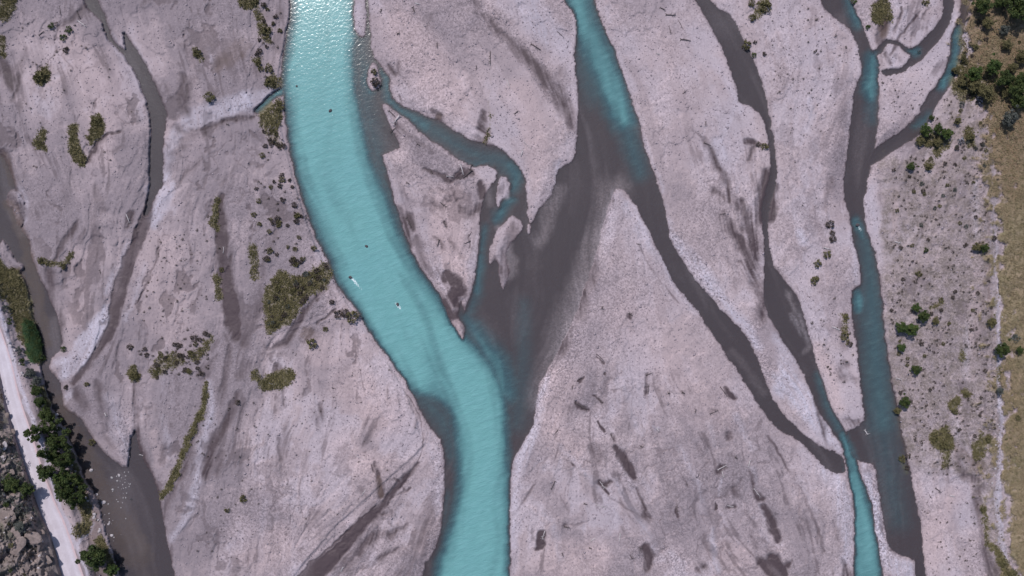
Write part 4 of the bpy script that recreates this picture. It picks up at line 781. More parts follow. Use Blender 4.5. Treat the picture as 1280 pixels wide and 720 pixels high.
SH = [
 (1224, 124, 7, 'blonde', 'bleached whitish bush beside the olive brown tree'), (1267, 423, 6, 'grey', 'bluish grey bush standing in the pasture near the right edge'), (1201, 176, 5, 'blonde', 'bleached bush on the scrub flat below the grey hollow'),
 (441, 395, 9, 'olive', 'round olive bush on the river bank with a white log lying beside it'), (432, 392, 6, 'dry', 'brown bush left of the round olive bush on the river bank'), (423, 392, 6, 'dry', 'thin brown bush at the far end of the white log'),
 (390, 428, 8, 'olive', 'olive bush in a brown patch right of the dry creek bed'), (407, 411, 4, 'olive', 'small bush between the brown patch and the white log'), (415, 378, 4, 'dry', 'square brown shrub on the sand by the river bend'),
 (263, 122, 7, 'olive', 'round olive bush on grey silt above the side creek'), (53, 97, 9, 'olive', 'olive bush in a mossy patch near the top left'), (122, 152, 6, 'olive', 'bush at the upper end of the darkest olive patch on the left'),
 (83, 63, 5, 'dry', 'round brown bush below the green wreckage of driftwood'), (65, 33, 5, 'shrub', 'dark green bush left of the white log tangle'), (80, 47, 5, 'shrub', 'bright green low bush below the white log tangle'), (87, 38, 5, 'shrub', 'green bush against the white log tangle'),
 (168, 470, 6, 'olive', 'olive bush in the middle of the left plain'), (164, 434, 5, 'dry', 'dark bush in a sand hole above the olive bush'), (80, 436, 4, 'tree', 'dark bush at the end of the pale gravel tongue'),
 (109, 480, 4, 'olive', 'olive bush at the bend of the silt hollow'), (83, 484, 4, 'dry', 'brown bush at the head of the silt channel'), (116, 552, 5, 'olive', 'olive bush on the right bank of the silt channel'),
 (303, 637, 0, '', ''), (304, 623, 6, 'olive', 'olive bush with a dotted edge alone on the lower left bar'), (284, 638, 4, 'olive', 'small yellow olive bush on the lower left bar'), (298, 503, 4, 'dry', 'dark bush at the head of the long damp streak'),
 (468, 90, 5, 'olive', 'olive bush at the top of the tiny river islet'), (469, 104, 7, 'dry', 'brown bush covering the tiny river islet'),
 (933, 56, 7, 'olive', 'olive bush on the right bank of the dark central channel'), (942, 69, 3.5, 'tree', 'dark bush on the bank beside the dark central channel'), (955, 68, 3.5, 'dry', 'brown bush second from the dark central channel'),
 (956, 9, 8, 'olive', 'large olive bush at the top edge right of the central channel'), (939, 5, 5, 'olive', 'olive bush at the top edge nearest the central channel'), (940, 23, 5, 'olive', 'brown olive bush below the pair at the top edge'), (943, 53, 3, 'dry', 'small brown bush beside the bank bush'),
 (955, 183, 6, 'olive', 'olive bush at the narrows of the dark central channel'), (948, 181, 4, 'dry', 'dark scrub beside the bush at the narrows'),
 (1037, 281, 6, 'dry', 'dark shrub uppermost of three on the gravel left of the right branch'), (1040, 291, 4, 'dry', 'dark shrub in the middle of three left of the right branch'), (1040, 299, 5, 'dry', 'dark shrub lowest of three left of the right branch'),
 (1034, 318, 6, 'olive', 'olive bush just below the three dark shrubs'), (1022, 329, 6, 'olive', 'pale olive bush second below the three dark shrubs'), (1017, 350, 7, 'olive', 'olive bush lowest of the chain left of the right branch'),
 (1084, 34, 4, 'shrub', 'bluish green bush on the left bank of the uppermost creek fork'), (1067, 2, 4, 'shrub', 'green bush at the top edge beside the right branch'), (1148, 66, 3, 'dry', 'dark bush standing in the small turquoise pool'),
 (1155, 4, 4, 'olive', 'orange olive bush at the top edge left of the upper creek'), (1157, 313, 4, 'tree', 'small dark green bush in the middle of the scrub flat'), (1147, 342, 5, 'olive', 'olive bush with brown tips on the scrub flat'),
 (1176, 375, 4, 'olive', 'olive bush right of the upper green pair'), (1057, 396, 5, 'olive', 'olive bush left of the turquoise pool on the right branch'), (1055, 420, 6, 'olive', 'olive bush on the river edge beside bleached branches'), (1062, 430, 4, 'dry', 'brown bush at the river edge below the bleached branches'),
 (1127, 573, 5, 'olive', 'pale olive bush on the right bank beside the bare gravel'), (1135, 570, 4, 'dry', 'brown bush behind the pale olive bank bush'), (1133, 585, 4, 'dry', 'brown bush at the foot of the right bank scrub'),
 (1206, 493, 5, 'olive', 'olive bush at the top of the eroded gully'), (1193, 515, 5, 'olive', 'yellow olive bush on the left rim of the eroded gully'), (1168, 548, 6, 'olive', 'yellow olive bush at the left end of the wide olive patch'), (1180, 556, 7, 'olive', 'yellow olive bush in the middle of the wide olive patch'),
 (1236, 550, 6, 'olive', 'olive bush in the patch beside the stony line'), (1229, 636, 4, 'olive', 'bright olive bush on the lower gully edge'), (1272, 522, 4, 'olive', 'yellow bush in the pasture'), (1253, 703, 5, 'olive', 'olive bush of the bottom right gully'), (1264, 716, 6, 'olive', 'olive bush cut off by the bottom edge at right'),
 (1120, 302, 0, '', ''), (12, 402, 5, 'tree', 'dark bush by the road at the left edge, above the reeds'), (6, 385, 5, 'grey', 'grey bush on the stony verge at the left edge'), (24, 438, 6, 'grey', 'grey green bush between road and reeds'), (28, 452, 6, 'tree', 'dark bush below the reeds next to the road'), (56, 448, 4, 'tree', 'dark bush right below the reeds'),
 (10, 470, 0, '', ''), (52, 327, 5, 'olive', 'olive bush at the tip of the brown silt pool'), (80, 333, 5, 'olive', 'olive bush on the damp diagonal crease'), (36, 8, 0, '', ''), (1242, 298, 4, 'dry', 'brown bush on the fence line above the pair of bushes'), (1218, 545, 3, 'dry', 'thin brown bush beside the olive patch'),
 (353, 106, 0, '', ''), (337, 104, 7, 'olive', 'round bush on the river bank above the side creek mouth'), (336, 86, 6, 'olive', 'dark olive bush upstream of the side creek mouth'), (324, 79, 5, 'olive', 'left bush of the pair upstream of the side creek mouth'), (333, 40, 7, 'olive', 'tall olive bush on the bank near the top edge'), (350, 134, 6, 'olive', 'olive bush at the corner of the side creek and the river'),
 (350, 233, 4, 'dry', 'dark bush on the bank of the main river bend'), (340, 178, 5, 'dry', 'brown bush below the olive corner of the side creek'),
 (317, 3, 6, 'olive', 'olive bush at the top edge left of the main river'), (247, 66, 6, 'olive', 'olive bush on the brown streak of the upper left bar'),
]
for u, v, r_, m, l in SH:
    if r_: add_shrub(u, v, r_, l, m)
# dense shrubs of the bank meadow and the bank of the main river, and small dots over the bars
SC = []
def scatter(poly, n, rmin, rmax, mats, label, group, seed, avoid=True, flat=1.0):
    if seed in (5, 6, 7, 8, 9, 10, 11, 12, 13, 14, 15, 16, 17, 18, 19): n = int(n*(4.6 if seed in (14, 15, 16, 17) else 3.2))
    r = random.Random(seed); Pg = P(poly); xs = [p[0] for p in Pg]; ys = [p[1] for p in Pg]; k = 0; tries = 0
    while k < n and tries < n*60:
        tries += 1; x = r.uniform(min(xs), max(xs)); y = r.uniform(min(ys), max(ys)); ins = False
        for i in range(len(Pg)):
            x0, y0 = Pg[i-1][:2]; x1, y1 = Pg[i][:2]
            if (y0 > y) != (y1 > y) and x < (x1-x0)*(y-y0)/(y1-y0)+x0: ins = not ins
        if not ins or s1(W, x, y) > -3 or s1(rc, x, y) > .05 or not (0 <= x <= 1280 and 0 <= y <= 720): continue
        if s1(N2, x, y) < .47 and r.random() < .75: continue
        SC.append((rmin+(rmax-rmin)*r.random()**1.6, x, y, label, r.choice(mats), group)); k += 1
scatter("332,395 330,372 342,352 350,338 362,345 385,340 392,333 410,330 418,345 408,358 390,366 378,380 368,396 352,408 342,416 334,413", 60, 2.2, 4.5, ['olive', 'olive', 'grey', 'dry'], 'low olive bush packed into the triangular thicket on the river bank', 'bushes of the bank thicket', 1)
scatter("322,225 352,215 372,240 392,300 402,322 385,335 345,335 318,330 315,270", 62, 2.2, 4.8, ['olive', 'dry', 'olive', 'dry'], 'olive brown bush on the bank slope above the triangular thicket', 'bushes on the bank above the thicket', 2)
scatter("320,0 355,0 350,60 346,95 322,100", 22, 2, 4.5, ['olive', 'dry'], 'brownish bush on the narrow bank strip at the top left of the main river', 'bushes of the upper bank strip', 3)
scatter("325,165 352,160 360,200 368,235 330,235", 22, 1.8, 4, ['dry', 'olive'], 'small brown bush on the pinkish bank below the side creek', 'bushes below the side creek', 4)
scatter("170,280 262,270 262,420 180,430 175,370 200,330", 26, .9, 2.4, ['dry', 'dry', 'olive'], 'tiny dark shrub dotting the left plain above the olive bushes', 'dots of scrub on the left plain', 5)
scatter("165,440 262,415 260,470 200,478", 26, 1.8, 4, ['olive', 'dry', 'dry'], 'olive brown tuft in the loose patch on the left plain', 'tufts of the left plain', 6)
scatter("320,430 480,430 520,520 520,580 440,640 330,700 310,560", 34, .7, 1.8, ['dry'], 'pin sized dark shrub on the pinkish bar left of the main river', 'specks of scrub on the lower left bar', 7)
scatter("220,500 320,490 320,700 240,700 265,600", 20, .8, 2.2, ['dry', 'olive'], 'tiny shrub on the gravel right of the long olive line', 'specks right of the olive line', 8)
scatter("20,20 110,20 170,150 160,220 40,210", 20, .9, 2.4, ['dry', 'olive', 'dry'], 'small brown shrub between the olive patches at upper left', 'specks at the upper left', 9)
scatter("960,0 1030,10 1060,60 1050,130 1000,150 965,110", 24, .9, 2.4, ['dry'], 'tiny dark shrub on the gravel between the central channel and the right branch', 'specks of the upper right bar', 10)
scatter("985,150 1050,150 1045,260 1000,260", 8, .8, 2, ['dry'], 'tiny dark shrub on the middle of the right bar', 'specks of the middle right bar', 11)
scatter("1008,370 1060,370 1070,500 1048,520 1025,470", 14, 1, 2.8, ['dry', 'olive', 'dry'], 'brown shrub on the pinkish tongue beside the right branch', 'shrubs of the pinkish tongue', 12)
scatter("1100,100 1170,95 1150,130 1110,160", 9, .9, 2.2, ['dry'], 'tiny brown shrub on the gravel island between the right creeks', 'specks on the creek island', 13)
scatter("1188,60 1212,60 1240,130 1235,190 1200,150", 26, 2, 5, ["olive", "olive", "dry", "grey"], "dull bush of the dense scrub belt between right creek and brown grass", "bushes of the scrub belt", 24)
scatter("1200,0 1215,0 1215,60 1196,70", 8, 1.5, 3.5, ["olive", "dry"], "small bush on the creek bank at the top right", "bushes of the top right bank", 25)
scatter("1115,200 1230,180 1235,290 1112,290", 44, .9, 3.2, ['dry', 'dry', 'olive', 'grey'], 'small dull shrub on the upper scrub flat', 'shrubs of the upper scrub flat', 14)
scatter("1108,290 1235,290 1240,400 1110,400", 46, .9, 3, ['dry', 'dry', 'olive', 'dry'], 'small dull shrub on the middle scrub flat', 'shrubs of the middle scrub flat', 15)
scatter("1112,400 1240,400 1245,500 1124,500", 44, .9, 3, ['dry', 'dry', 'olive', 'dry'], 'small dull shrub on the lower scrub flat', 'shrubs of the lower scrub flat', 16)
scatter("1126,500 1245,500 1245,600 1140,590", 38, .9, 2.8, ['dry', 'dry', 'olive'], 'small dull shrub around the eroded gully', 'shrubs around the gully', 17)
scatter("1145,605 1225,605 1225,720 1160,720", 20, .8, 2.4, ['dry'], 'tiny dark shrub on the bare gravel at the lower right', 'specks at the lower right', 18)
scatter("1175,110 1235,130 1240,190 1160,200", 18, 1, 3.4, ['dry', 'olive', 'grey', 'olive'], 'small shrub among the stones below the right creek', 'shrubs below the right creek', 19)
scatter("1215,5 1280,5 1280,70 1225,75", 12, 1.4, 3.6, ['olive', 'dry'], 'small brownish shrub in the brown grass at top right', 'shrubs of the brown grass', 20)
scatter("0,480 10,500 30,580 40,640 70,720 0,720", 26, 1.4, 4, ['tree', 'grey', 'dry', 'olive'], 'dull shrub in a cleft of the rocky slope', 'shrubs of the rocky slope', 21)
scatter("1243,200 1254,200 1254,690 1246,690", 22, 1, 2.4, ['dry', 'olive', 'grey'], 'small shrub on the stony line beside the pasture', 'shrubs of the stony line', 22)
scatter("268,245 276,245 278,380 270,400", 7, 1.8, 3.6, ['olive', 'dry'], 'olive tuft on the left rim of the long damp strip', 'tufts of the damp strip', 23)

SC.sort(key=lambda t: -t[0]); NI = 296-sum(1 for t in SH if t[2])
for r_, x, y, l, m, gname in SC[:NI]: add_shrub(x, y, r_, l, m, gname)
Vs = []; Fs = []; off = 0
for j, (r_, x, y, l, m, gname) in enumerate(SC[NI:]):      # the smallest specks of scrub, past three hundred
    v_, f_ = SHR[j % 5]; n4 = (len(f_)//3)*4; v_ = v_[:n4]*(r_*S*1.2)*np.array([1, 1, .9])+np.array(wp(x, y)); Vs.append(v_); Fs.append(f_[:n4//4]+off); off += n4
tag(link('low_scrub', new_mesh('low_scrub', np.vstack(Vs), np.vstack(Fs)), M['dry']), 'tiny dark specks of scrub sprinkled over the gravel', 'scrub', kind='stuff')
def cover(name, mask, n, r0, r1, m, seed, label, lo=.3, flat=.9):
    r = np.random.RandomState(seed); Pp = rand_pts(mask, n, seed, lo); Bc = unproj(Pp); Vs = []; Fs = []; off = 0
    for j in range(n):
        v_, f_ = SHR[j % 5]; kq = 90; i0 = 4*r.randint(0, len(f_)-kq-1); q_ = v_[i0:i0+4*kq]; R_ = r0+(r1-r0)*r.rand()**1.6; a = r.uniform(0, 6.28)
        x = q_[:, 0]*math.cos(a)-q_[:, 1]*math.sin(a); y = q_[:, 0]*math.sin(a)+q_[:, 1]*math.cos(a)
        Vs.append(np.stack([x, y, q_[:, 2]*flat], 1)*R_+Bc[j]); Fs.append(f_[:kq]+off); off += 4*kq
    tag(link(name, new_mesh(name, np.vstack(Vs), np.vstack(Fs)), M[m]), label, 'undergrowth', kind='stuff')
cover('undergrowth', olive*(W < -2)*(1-rc)*(1-sstep(.2, .6, reed)), 750, .35, .95, 'olive', 61, 'low olive undergrowth matting the vegetated patches')
slope = rock*(GX < 45)*(GX > -15)*(GY > 470)*(GY < 725)*sstep(.40, .62, N2)
cover('slope_undergrowth', slope, 260, .4, 1.3, 'dry', 62, 'brown dry undergrowth in the clefts of the rocky slope', .05, .6)
cover('dark_undergrowth', rock*(GX < 50)*(GX > -15)*(GY > 470)*(GY < 670)*sstep(.45, .6, N1+.2*N2-.08), 260, .5, 1.5, 'grey', 63, 'dull green undergrowth on the upper rocky slope', .05, .7)
cover('meadow_undergrowth', tan*sstep(.5, .66, N2)*(GX < 1300), 260, .2, .75, 'olive', 64, 'low olive undergrowth scattered through the pasture', .05, .5)
# ------------------------------------------------------------------ rocks
def rock_mesh(seed, name):
    import bmesh
    bm = bmesh.new(); bmesh.ops.create_icosphere(bm, subdivisions=2, radius=1); r = np.random.RandomState(seed); ax = r.normal(0, 1, (7, 3)); ax /= np.linalg.norm(ax, axis=1)[:, None]; dd = r.uniform(.55, .95, 7)
    for v in bm.verts:
        p = np.array(v.co)
        for a, d in zip(ax, dd):
            t = p@a
            if t > d: p = p-a*(t-d)
        p *= 1+r.uniform(-.05, .05); v.co = p
    me = bpy.data.meshes.new(name); bm.to_mesh(me); bm.free(); return me
RK = {}
def add_rock(u, v, rpx, label, mat='stone', group=None, sink=.3, zf=.7, name='boulder', z=None, sx=1.3):
    k = random.randrange(4); key = (mat, k)
    if key not in RK: RK[key] = rock_mesh(700+k, 'boulder'); RK[key].materials.append(M[mat])
    o = link(name, RK[key]); R = rpx*S; x, y, zz = wp(u, v, z); o.location = (x, y, zz+R*zf*(1-2*sink)*.5); o.scale = (R*sx, R, R*zf); o.rotation_euler[2] = random.uniform(0, 6.28)
    return tag(o, label, 'boulder', group)
add_rock(438, 346.5, 1.9, 'dark boulder breaking the turquoise river with a trailing white wash', 'dstone', z=0.15); add_rock(497, 380.5, 1.8, 'boulder under white foam in the middle of the turquoise river', 'dstone', z=.12)
add_rock(413, 138.5, 2.0, 'dark boulder just breaking the surface of the upper main river', 'dstone', z=-.05); add_rock(458, 308, 1.8, 'dark boulder just breaking the surface above the foaming ones', 'dstone', z=-.05); add_rock(1072, 281, 2.2, 'dark boulder at the head of the small turquoise riffle', 'dstone', z=.1)
add_rock(371, 108, 1.4, 'small dark stone in the main river near the side creek', 'dstone', z=-.02)
for (u, v, r_, l) in [(114.5, 587.5, 2.2, 'white boulder alone in the silt channel beside the brown grass'), (130, 627.5, 2.4, 'white boulder in the silt channel, lowest of the large ones'), (140, 597, 1.4, 'white stone left of the pair in the silt channel'), (149, 594, 1.8, 'white boulder uppermost of the cluster in the silt channel'), (147, 601, 1.2, 'small white stone just under the uppermost boulder'), (141, 612, 1.4, 'white stone in the middle of the silt channel'), (121, 618, 1.6, 'white stone on the left margin of the silt channel'), (140, 669, 1.8, 'white stone on the lower stony bar of the silt channel'), (136, 655, 1.4, 'small pale stone above the lower stony bar'), (164, 624, 1.3, 'dark stone on the right of the silt channel')]:
    add_rock(u, v, r_, l, 'dstone' if 'dark' in l else 'stone')
rr = random.Random(5)
for k in range(44):
    t = rr.random(); u = rr.gauss(153, 7) if t < .6 else rr.gauss(136, 6); v = rr.gauss(612, 13) if t < .6 else rr.gauss(655, 14)
    add_rock(u, v, rr.uniform(.35, .95), 'small pale stone scattered in the silt channel at lower left', 'stone', 'pale stones in the silt channel')
for k in range(46):
    t = rr.random(); u = 68+t*54+rr.gauss(0, 1.6); v = 516+t*150+rr.gauss(0, 3); u = u+(4*math.sin(t*9))
    add_rock(u, v, rr.uniform(.7, 2.0), 'pale block of the riprap between the roadside trees and the silt channel', rr.choice(['stone', 'gstone', 'stone']), 'blocks of the riprap edge')
for k in range(16):
    t = rr.random(); add_rock(10+t*18+rr.gauss(0, 2), 425+t*50+rr.gauss(0, 3), rr.uniform(.7, 1.7), 'pale block on the road verge near the left edge', 'stone', 'blocks of the upper road verge')
for k in range(12):
    t = rr.random(); add_rock(84+t*14+rr.gauss(0, 1.2), 645+t*30+rr.gauss(0, 1.5), rr.uniform(.6, 1.3), 'pale block on the road verge below the roadside trees', 'stone', 'blocks of the lower road verge')
for (u, v, r_, l) in [(8, 643, 11, 'large smooth outcrop at the left edge below the dark tree'), (42, 672, 10, 'broad tilted outcrop beside the road on the rocky slope'), (22, 682, 11, 'long fractured outcrop in the middle of the rocky slope'), (9, 697, 10, 'wedge shaped outcrop at the left edge low on the slope'), (30, 708, 9, 'grey outcrop at the bottom edge of the rocky slope'), (5, 557, 5, 'pale block high on the rocky slope at the left edge'), (3, 574, 5, 'pale block just below another at the left edge of the slope'), (8, 520, 4, 'grey block near the road at the top of the rocky slope'), (52, 665, 4, 'yellowish block beside the road'), (36, 646, 6, 'reddish outcrop above the broad tilted one'), (20, 668, 8, 'rough outcrop above the long fractured one'), (58, 700, 7, 'dark outcrop next to the road near the bottom edge'), (14, 590, 5, 'block between the upper slope and the dark trees'), (15, 540, 5, 'grey block half way up the road side slope')]:
    add_rock(u, v, r_*.8, l, 'gstone' if 'pale' not in l else 'stone', None, .38, .30, 'rock_outcrop', sx=1.5)
for k in range(110):
    u = rr.uniform(0, 72); v = rr.uniform(485, 720)
    if s1(rock, u, v) < .8: continue
    add_rock(u, v, rr.uniform(.5, 1.6), 'angular grey rock on the slope left of the road', rr.choice(['gstone', 'gstone', 'stone']), 'angular rocks of the slope', .35, .6, sx=1.4)
for k in range(70):
    t = rr.random(); add_rock(1247+4*math.sin(t*6)+rr.gauss(0, 2)+max(0, t-.75)*40, 365+t*340, rr.uniform(.5, 1.3), 'stone of the rough line between scrub and pasture', rr.choice(['stone', 'gstone']), 'stones beside the pasture')

# ------------------------------------------------------------------ driftwood
def log_parts(seed, branchy):
    r = np.random.RandomState(seed); n = 7; pts = [(x, .25*math.sin(x*1.3+seed)*.3, .05*math.sin(x*2)) for x in np.linspace(-.5, .5, n)]
    trunk = tube(pts, [.050-.03*i/(n-1) for i in range(n)], 8); roots = []
    for i in range(9):
        a = i*.7; d = np.array([-.09-.06*r.rand(), .13*math.cos(a)*r.uniform(.7, 1.3), .10*math.sin(a)*r.uniform(.6, 1.2)])
        b = np.array(pts[0])-np.array([-.02, 0, 0]); roots.append(tube([b, b+d*.5, b+d+r.normal(0, .015, 3)], [.03, .016, .006], 5))
    br = []
    for i in range(branchy):
        t = r.uniform(.3, .95); p = np.array([-.5+t, pts[int(t*6)][1], pts[int(t*6)][2]]); s_ = r.choice([-1, 1]); L = r.uniform(.12, .30)
        d = np.array([r.uniform(.3, .8), s_*r.uniform(.5, 1), r.uniform(0, .4)]); d = d/np.linalg.norm(d)*L; br.append(tube([p, p+d*.5, p+d+np.array([0, s_*.03, 0])], [.018, .012, .005], 5))
    return pymesh('trunk', *trunk), pymesh('roots', *join(roots)), [pymesh('branch', *b) for b in br]
LOGS = {}
def add_log(u, v, L, ang, label, mat='drift', k=None, group=None, thick=1.0):
    """L: length in px; ang: direction of the thin end in the photo, degrees clockwise from right"""
    k = random.randrange(4) if k is None else k; key = (mat, k)
    if key not in LOGS:
        t, ro, br = log_parts(800+k, 3+k)
        for me in [t, ro]+br: me.materials.append(M[mat])
        LOGS[key] = (t, ro, br)
    e = bpy.data.objects.new('driftwood_log', None); C.objects.link(e); Lm = L*S*.85; w = max(Lm, 2.8)*thick*.9; x, y, z = wp(u, v); e.location = (x, y, max(z, -.05)+.05*w); e.scale = (Lm, w, w); e.rotation_euler[2] = -math.radians(ang); e.empty_display_size = .1
    t, ro, br = LOGS[key]; tk = link('trunk', t, None, e); link('roots', ro, None, e)
    for b in br: link('branch', b, None, tk)
    return tag(e, label, 'driftwood', group)
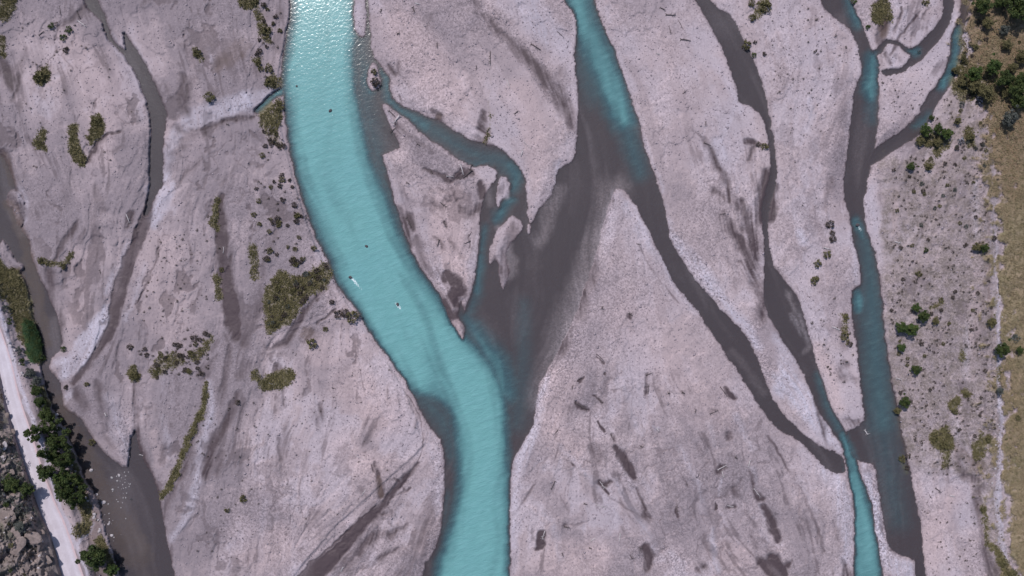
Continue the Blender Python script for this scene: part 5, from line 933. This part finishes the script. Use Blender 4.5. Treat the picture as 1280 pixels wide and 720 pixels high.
LG = [
 (103, 30, 14, 30, 'drift', 'brilliant white log by the green bushes at the upper left', 1.3), (53, 42, 10, -40, 'ddrift', 'short dark log left of the white log tangle', 1.2), (75, 14, 13, 80, 'ddrift', 'thin dark branch above the white log tangle', .8), (98, 20, 12, 60, 'ddrift', 'dark root tangle against the brilliant white log', 1.2),
 (160, 273, 14, 60, 'drift', 'grey log in a dark scour hole on the left plain', 1.2), (279, 313, 9, 88, 'drift', 'short white log in the long damp strip', .8), (234, 387, 10, 5, 'drift', 'pale log on the left plain between tiny shrubs', .8), (46, 398, 0, 0, '', '', 1),
 (427, 399, 18, -5, 'drift', 'slim white log beside the round olive bush', .8), (452, 573, 14, 20, 'drift', 'thin curved white branch on the lower left bar', .5), (455, 616, 10, 120, 'drift', 'grey branch left of the brown sand streak', .8),
 (495, 150, 16, 120, 'drift', 'bleached snag at the tip of the island bar', 1.3), (490, 143, 12, 40, 'ddrift', 'dark snag above the bleached one on the island bar', 1.3), (492, 163, 14, 150, 'ddrift', 'dark snag lying at the waterline of the island bar', 1.2),
 (577, 213, 15, 70, 'drift', 'bleached log upper left in the jam by the curved side channel', 1.2), (584, 218, 16, 130, 'ddrift', 'dark log in the middle of the jam by the curved side channel', 1.3), (571, 222, 14, 20, 'ddrift', 'dark log at the left end of the jam by the curved side channel', 1.3), (588, 211, 12, 100, 'ddrift', 'dark log at the water side of the jam', 1.1), (563, 221, 10, 0, 'drift', 'grey stick left of the jam', .9),
 (538, 213, 13, 60, 'ddrift', 'dark branch in the damp hollow left of the jam', 1.2), (523, 182, 5, 20, 'ddrift', 'small dark stump on the island bar', 1.5), (510, 230, 5, 20, 'ddrift', 'small dark stump near the left edge of the island bar', 1.4),
 (512, 278, 14, 60, 'ddrift', 'dark ring of branches by the main river on the island bar', 1.3), (557, 281, 9, 70, 'ddrift', 'dark stub above the lower hollows of the island bar', 1.2), (547, 304, 10, 100, 'ddrift', 'dark branches in the lower middle of the island bar', 1.4), (554, 256, 12, 30, 'ddrift', 'dark branches in the middle of the island bar', 1.3), (587, 293, 8, 120, 'ddrift', 'thin dark stick near the right edge of the island bar', .8), (584, 303, 9, 150, 'ddrift', 'curled dark stick below the thin one', .9),
 (518, 12, 8, 60, 'ddrift', 'dark stump at the top of the pale bar', 1.5), (522, 4, 7, 10, 'drift', 'pale stub at the very top of the pale bar', 1.4), (477, 14, 5, 90, 'ddrift', 'small stump near the narrow shoal at the top', 1.4), (498, 41, 4, 0, 'ddrift', 'small dark stump on the upper pale bar', 1.5), (547, 57, 7, 80, 'ddrift', 'small dark log in the middle of the pale bar', 1.2),
 (612, 68, 30, 88, 'ddrift', 'long thin dark log lying upright in the photo on the pale bar', .55), (613, 78, 9, 85, 'drift', 'white stub at the foot of the long thin log', .8), (636, 105, 12, 70, 'drift', 'whitish branch right of the long thin log', .9), (596, 85, 6, 80, 'ddrift', 'small stick left of the long thin log', 1),
 (670, 60, 16, 30, 'ddrift', 'dark log on bluish sand beside the teal channel', 1.2), (700, 42, 16, 40, 'ddrift', 'faint half buried log on the bluish sand', .6), (645, 140, 7, -50, 'ddrift', 'dark stick left of the white curved twig', 1.3), (660, 182, 15, 45, 'drift', 'thin white curved twig on the pale bar', .35), (653, 192, 8, 100, 'drift', 'grey stump below the white curved twig', 1.3),
 (828, 12, 8, 20, 'ddrift', 'dark snag left of the pair near the top of the central bar', 1.4), (839, 18, 14, 5, 'ddrift', 'forked dark snag near the top of the central bar', 1.3), (857, 51, 14, 5, 'ddrift', 'crown shaped dark snag lower on the central bar', 1.4), (838, 38, 12, 75, 'ddrift', 'slim dark branch between the two forked snags', .7), (851, 32, 14, 60, 'ddrift', 'slim dark branch right of the forked snag', .6), (823, 67, 5, 20, 'drift', 'tiny pale stick on the central bar', 1), (855, 115, 5, -40, 'ddrift', 'tiny dark stick on the central bar', 1),
 (884, 181, 10, 20, 'ddrift', 'dark snag at the head of the damp streak on the central bar', 1.3), (882, 155, 6, 80, 'ddrift', 'small twig above the snag of the damp streak', 1.2), (903, 268, 10, -15, 'ddrift', 'dark log at the head of the ragged damp fan', 1),
 (799, 305, 7, 10, 'ddrift', 'small dark log near the top of the triangular bar', .9), (788, 393, 6, 20, 'ddrift', 'dark stump at the centre of the triangular bar', 2), (754, 385, 4, 90, 'ddrift', 'tiny dark stump left of the central stump', 1.6), (750, 447, 13, 40, 'ddrift', 'dark log with a small fork on the triangular bar', .9), (756, 468, 5, 30, 'ddrift', 'small dark stub below the forked log', 1.4), (811, 467, 8, -30, 'ddrift', 'small dark stub right of the forked log', 1.1), (723, 475, 13, -35, 'ddrift', 'slanting dark branch low left on the triangular bar', .9), (715, 484, 5, 100, 'ddrift', 'small stub under the slanting branch', 1),
 (727, 507, 18, 25, 'ddrift', 'dark log in a narrow scour hole', 1.1), (750, 500, 14, 45, 'ddrift', 'short log with forked tip right of the scour hole', .8), (810, 488, 12, 95, 'ddrift', 'dark upright log in the upper middle of the lower bar', 1), (836, 490, 3, 0, 'ddrift', 'tiny dark stump beside the upright log', 2), (854, 491, 4, 0, 'ddrift', 'tiny dark stump second from the upright log', 2), (802, 557, 6, 30, 'ddrift', 'small twig ball on the lower bar', 1.6),
 (695, 539, 8, -60, 'ddrift', 'branching stub at the left of the lower bar', 1.3), (765, 545, 10, 60, 'ddrift', 'dark hooked log above the coarse damp streak', 1), (893, 515, 12, -30, 'ddrift', 'dark forked branch on the right of the lower bar', .9), (870, 514, 5, 90, 'ddrift', 'small dark stub left of the forked branch', 1.2), (905, 490, 16, 50, 'ddrift', 'dark branch by the channel bend at the right of the lower bar', .7),
 (903, 584, 14, -35, 'drift', 'thick white log beside a dark hole on the lower bar', 1.2), (904, 593, 8, 80, 'drift', 'white stub below the thick white log', .9), (936, 580, 10, 100, 'drift', 'grey white snag at the head of the right damp trench', 1.2), (912, 633, 12, 5, 'drift', 'arched pale snag in a small dark hole', 1), (895, 633, 8, 60, 'ddrift', 'short dark log left of the arched snag', 1.1), (847, 634, 15, 88, 'ddrift', 'dark upright branch in the centre of the lower bar', .8), (858, 604, 14, 65, 'ddrift', 'thin slanting stick above the upright branch', .5), (920, 571, 3, 0, 'ddrift', 'tiny dark stump above the thick white log', 2),
 (947, 616, 14, 50, 'drift', 'pale log lying in the right damp trench', .8), (955, 660, 10, 60, 'drift', 'small pale branch at the trench edge', .7),
 (753, 605, 16, 55, 'drift', 'pale log with roots in the double dark hole', .8), (680, 669, 14, 110, 'drift', 'white log standing out of the large dark hole', 1), (774, 672, 11, 95, 'drift', 'white curved log right of the tiny stumps', 1), (741, 675, 8, 150, 'drift', 'small white branch on the lower bar near the bottom', 1.1), (738, 686, 4, 0, 'ddrift', 'tiny dark stump below the small white branch', 1.6), (704, 693, 5, 60, 'ddrift', 'small dark stick by the large dark hole', 1.2), (752, 633, 14, 15, 'drift', 'slim pale log with a dark side on the lower bar', .8), (732, 629, 5, 0, 'ddrift', 'small stub left of the slim pale log', 1.6), (709, 658, 8, 0, 'ddrift', 'tangled dark twigs right of the large hole', 1.6), (790, 696, 7, 60, 'ddrift', 'dark stub left of the bottom hollow', 1.2), (822, 537, 5, 40, 'drift', 'bright white chip of wood on the lower bar', 1.6), (800, 684, 9, 20, 'ddrift', 'dark branch over the bottom hollow', 1), (691, 607, 12, 110, 'ddrift', 'feathery dark branch on the left of the lower bar', 1),
 (1122, 302, 8, 20, 'drift', 'bright white log at the edge of the scrub flat', 1.4), (1124, 474, 7, 10, 'drift', 'white log on the bank above the round dark bush', 1.5), (1044, 411, 14, 20, 'drift', 'bleached branch pile beside the right branch', 1.4), (1034, 310, 9, 10, 'drift', 'bleached branches above the olive bush chain', 1.3), (1005, 104, 0, 0, '', '', 1), (1128, 97, 0, 0, '', '', 1), (1178, 622, 0, 0, '', '', 1), (1190, 619, 7, 0, 'drift', 'pale stump on the bare gravel at the lower right', 1.4), (1173, 613, 9, 30, 'ddrift', 'dark log on the bare gravel at the lower right', 1.2),
 (1083, 540, 8, 60, 'drift', 'bleached snag stranded where the two right channels meet', 1.3), (285, 155, 4, 0, 'ddrift', 'tiny dark log stranded in the side creek', 1.3), (350, 478, 0, 0, '', '', 1), (178, 569, 8, 5, 'drift', 'small pale log above the silt channel', .8), (133, 518, 6, 60, 'drift', 'small pale stump on the bank of the silt hollow', 1.2), (428, 712, 7, 120, 'drift', 'white branch in the thin creek at the bottom', 1.1),
 (1243, 421, 0, 0, '', '', 1), (126, 340, 6, 60, 'ddrift', 'small dark twig on the pinkish plain at left', 1), (340, 480, 8, 10, 'drift', 'white sticks on the olive patch left of the main river', 1),
]
for u, v, L, a, m, l, th in LG:
    if L: add_log(u, v, L, a, l, m, None, None, th)

# ------------------------------------------------------------------ camera, sun, sky
cam = bpy.data.cameras.new('camera'); co_ = bpy.data.objects.new('camera', cam); C.objects.link(co_); co_.location = (0, 0, H); co_.rotation_euler = (0, 0, 0)
cam.lens = 24; cam.sensor_width = 36; cam.clip_end = 20000; bpy.context.scene.camera = co_
EL, AZ = 54.5, -30     # sun in the upper left of the picture; azimuth from +Y towards +X
d = np.array([math.sin(math.radians(AZ))*math.cos(math.radians(EL)), math.cos(math.radians(AZ))*math.cos(math.radians(EL)), math.sin(math.radians(EL))])
sun = bpy.data.lights.new('sun', 'SUN'); sun.energy = 3.4; sun.angle = math.radians(.53); sun.color = (1, .955, .93)
so = bpy.data.objects.new('sun', sun); C.objects.link(so)
from mathutils import Vector
so.rotation_euler = Vector(d).to_track_quat('Z', 'Y').to_euler()
w = bpy.data.worlds.new('World'); bpy.context.scene.world = w; w.use_nodes = True; nt = w.node_tree
sky = nt.nodes.new('ShaderNodeTexSky'); sky.sky_type = 'NISHITA'; sky.sun_disc = False; sky.sun_elevation = math.radians(EL); sky.sun_rotation = math.radians(AZ)
nt.links.new(sky.outputs[0], nt.nodes['Background'].inputs[0]); nt.nodes['Background'].inputs[1].default_value = .1
sc = bpy.context.scene; sc.view_settings.view_transform = 'Standard'; sc.view_settings.look = 'None'; sc.view_settings.exposure = .2; sc.view_settings.gamma = 1
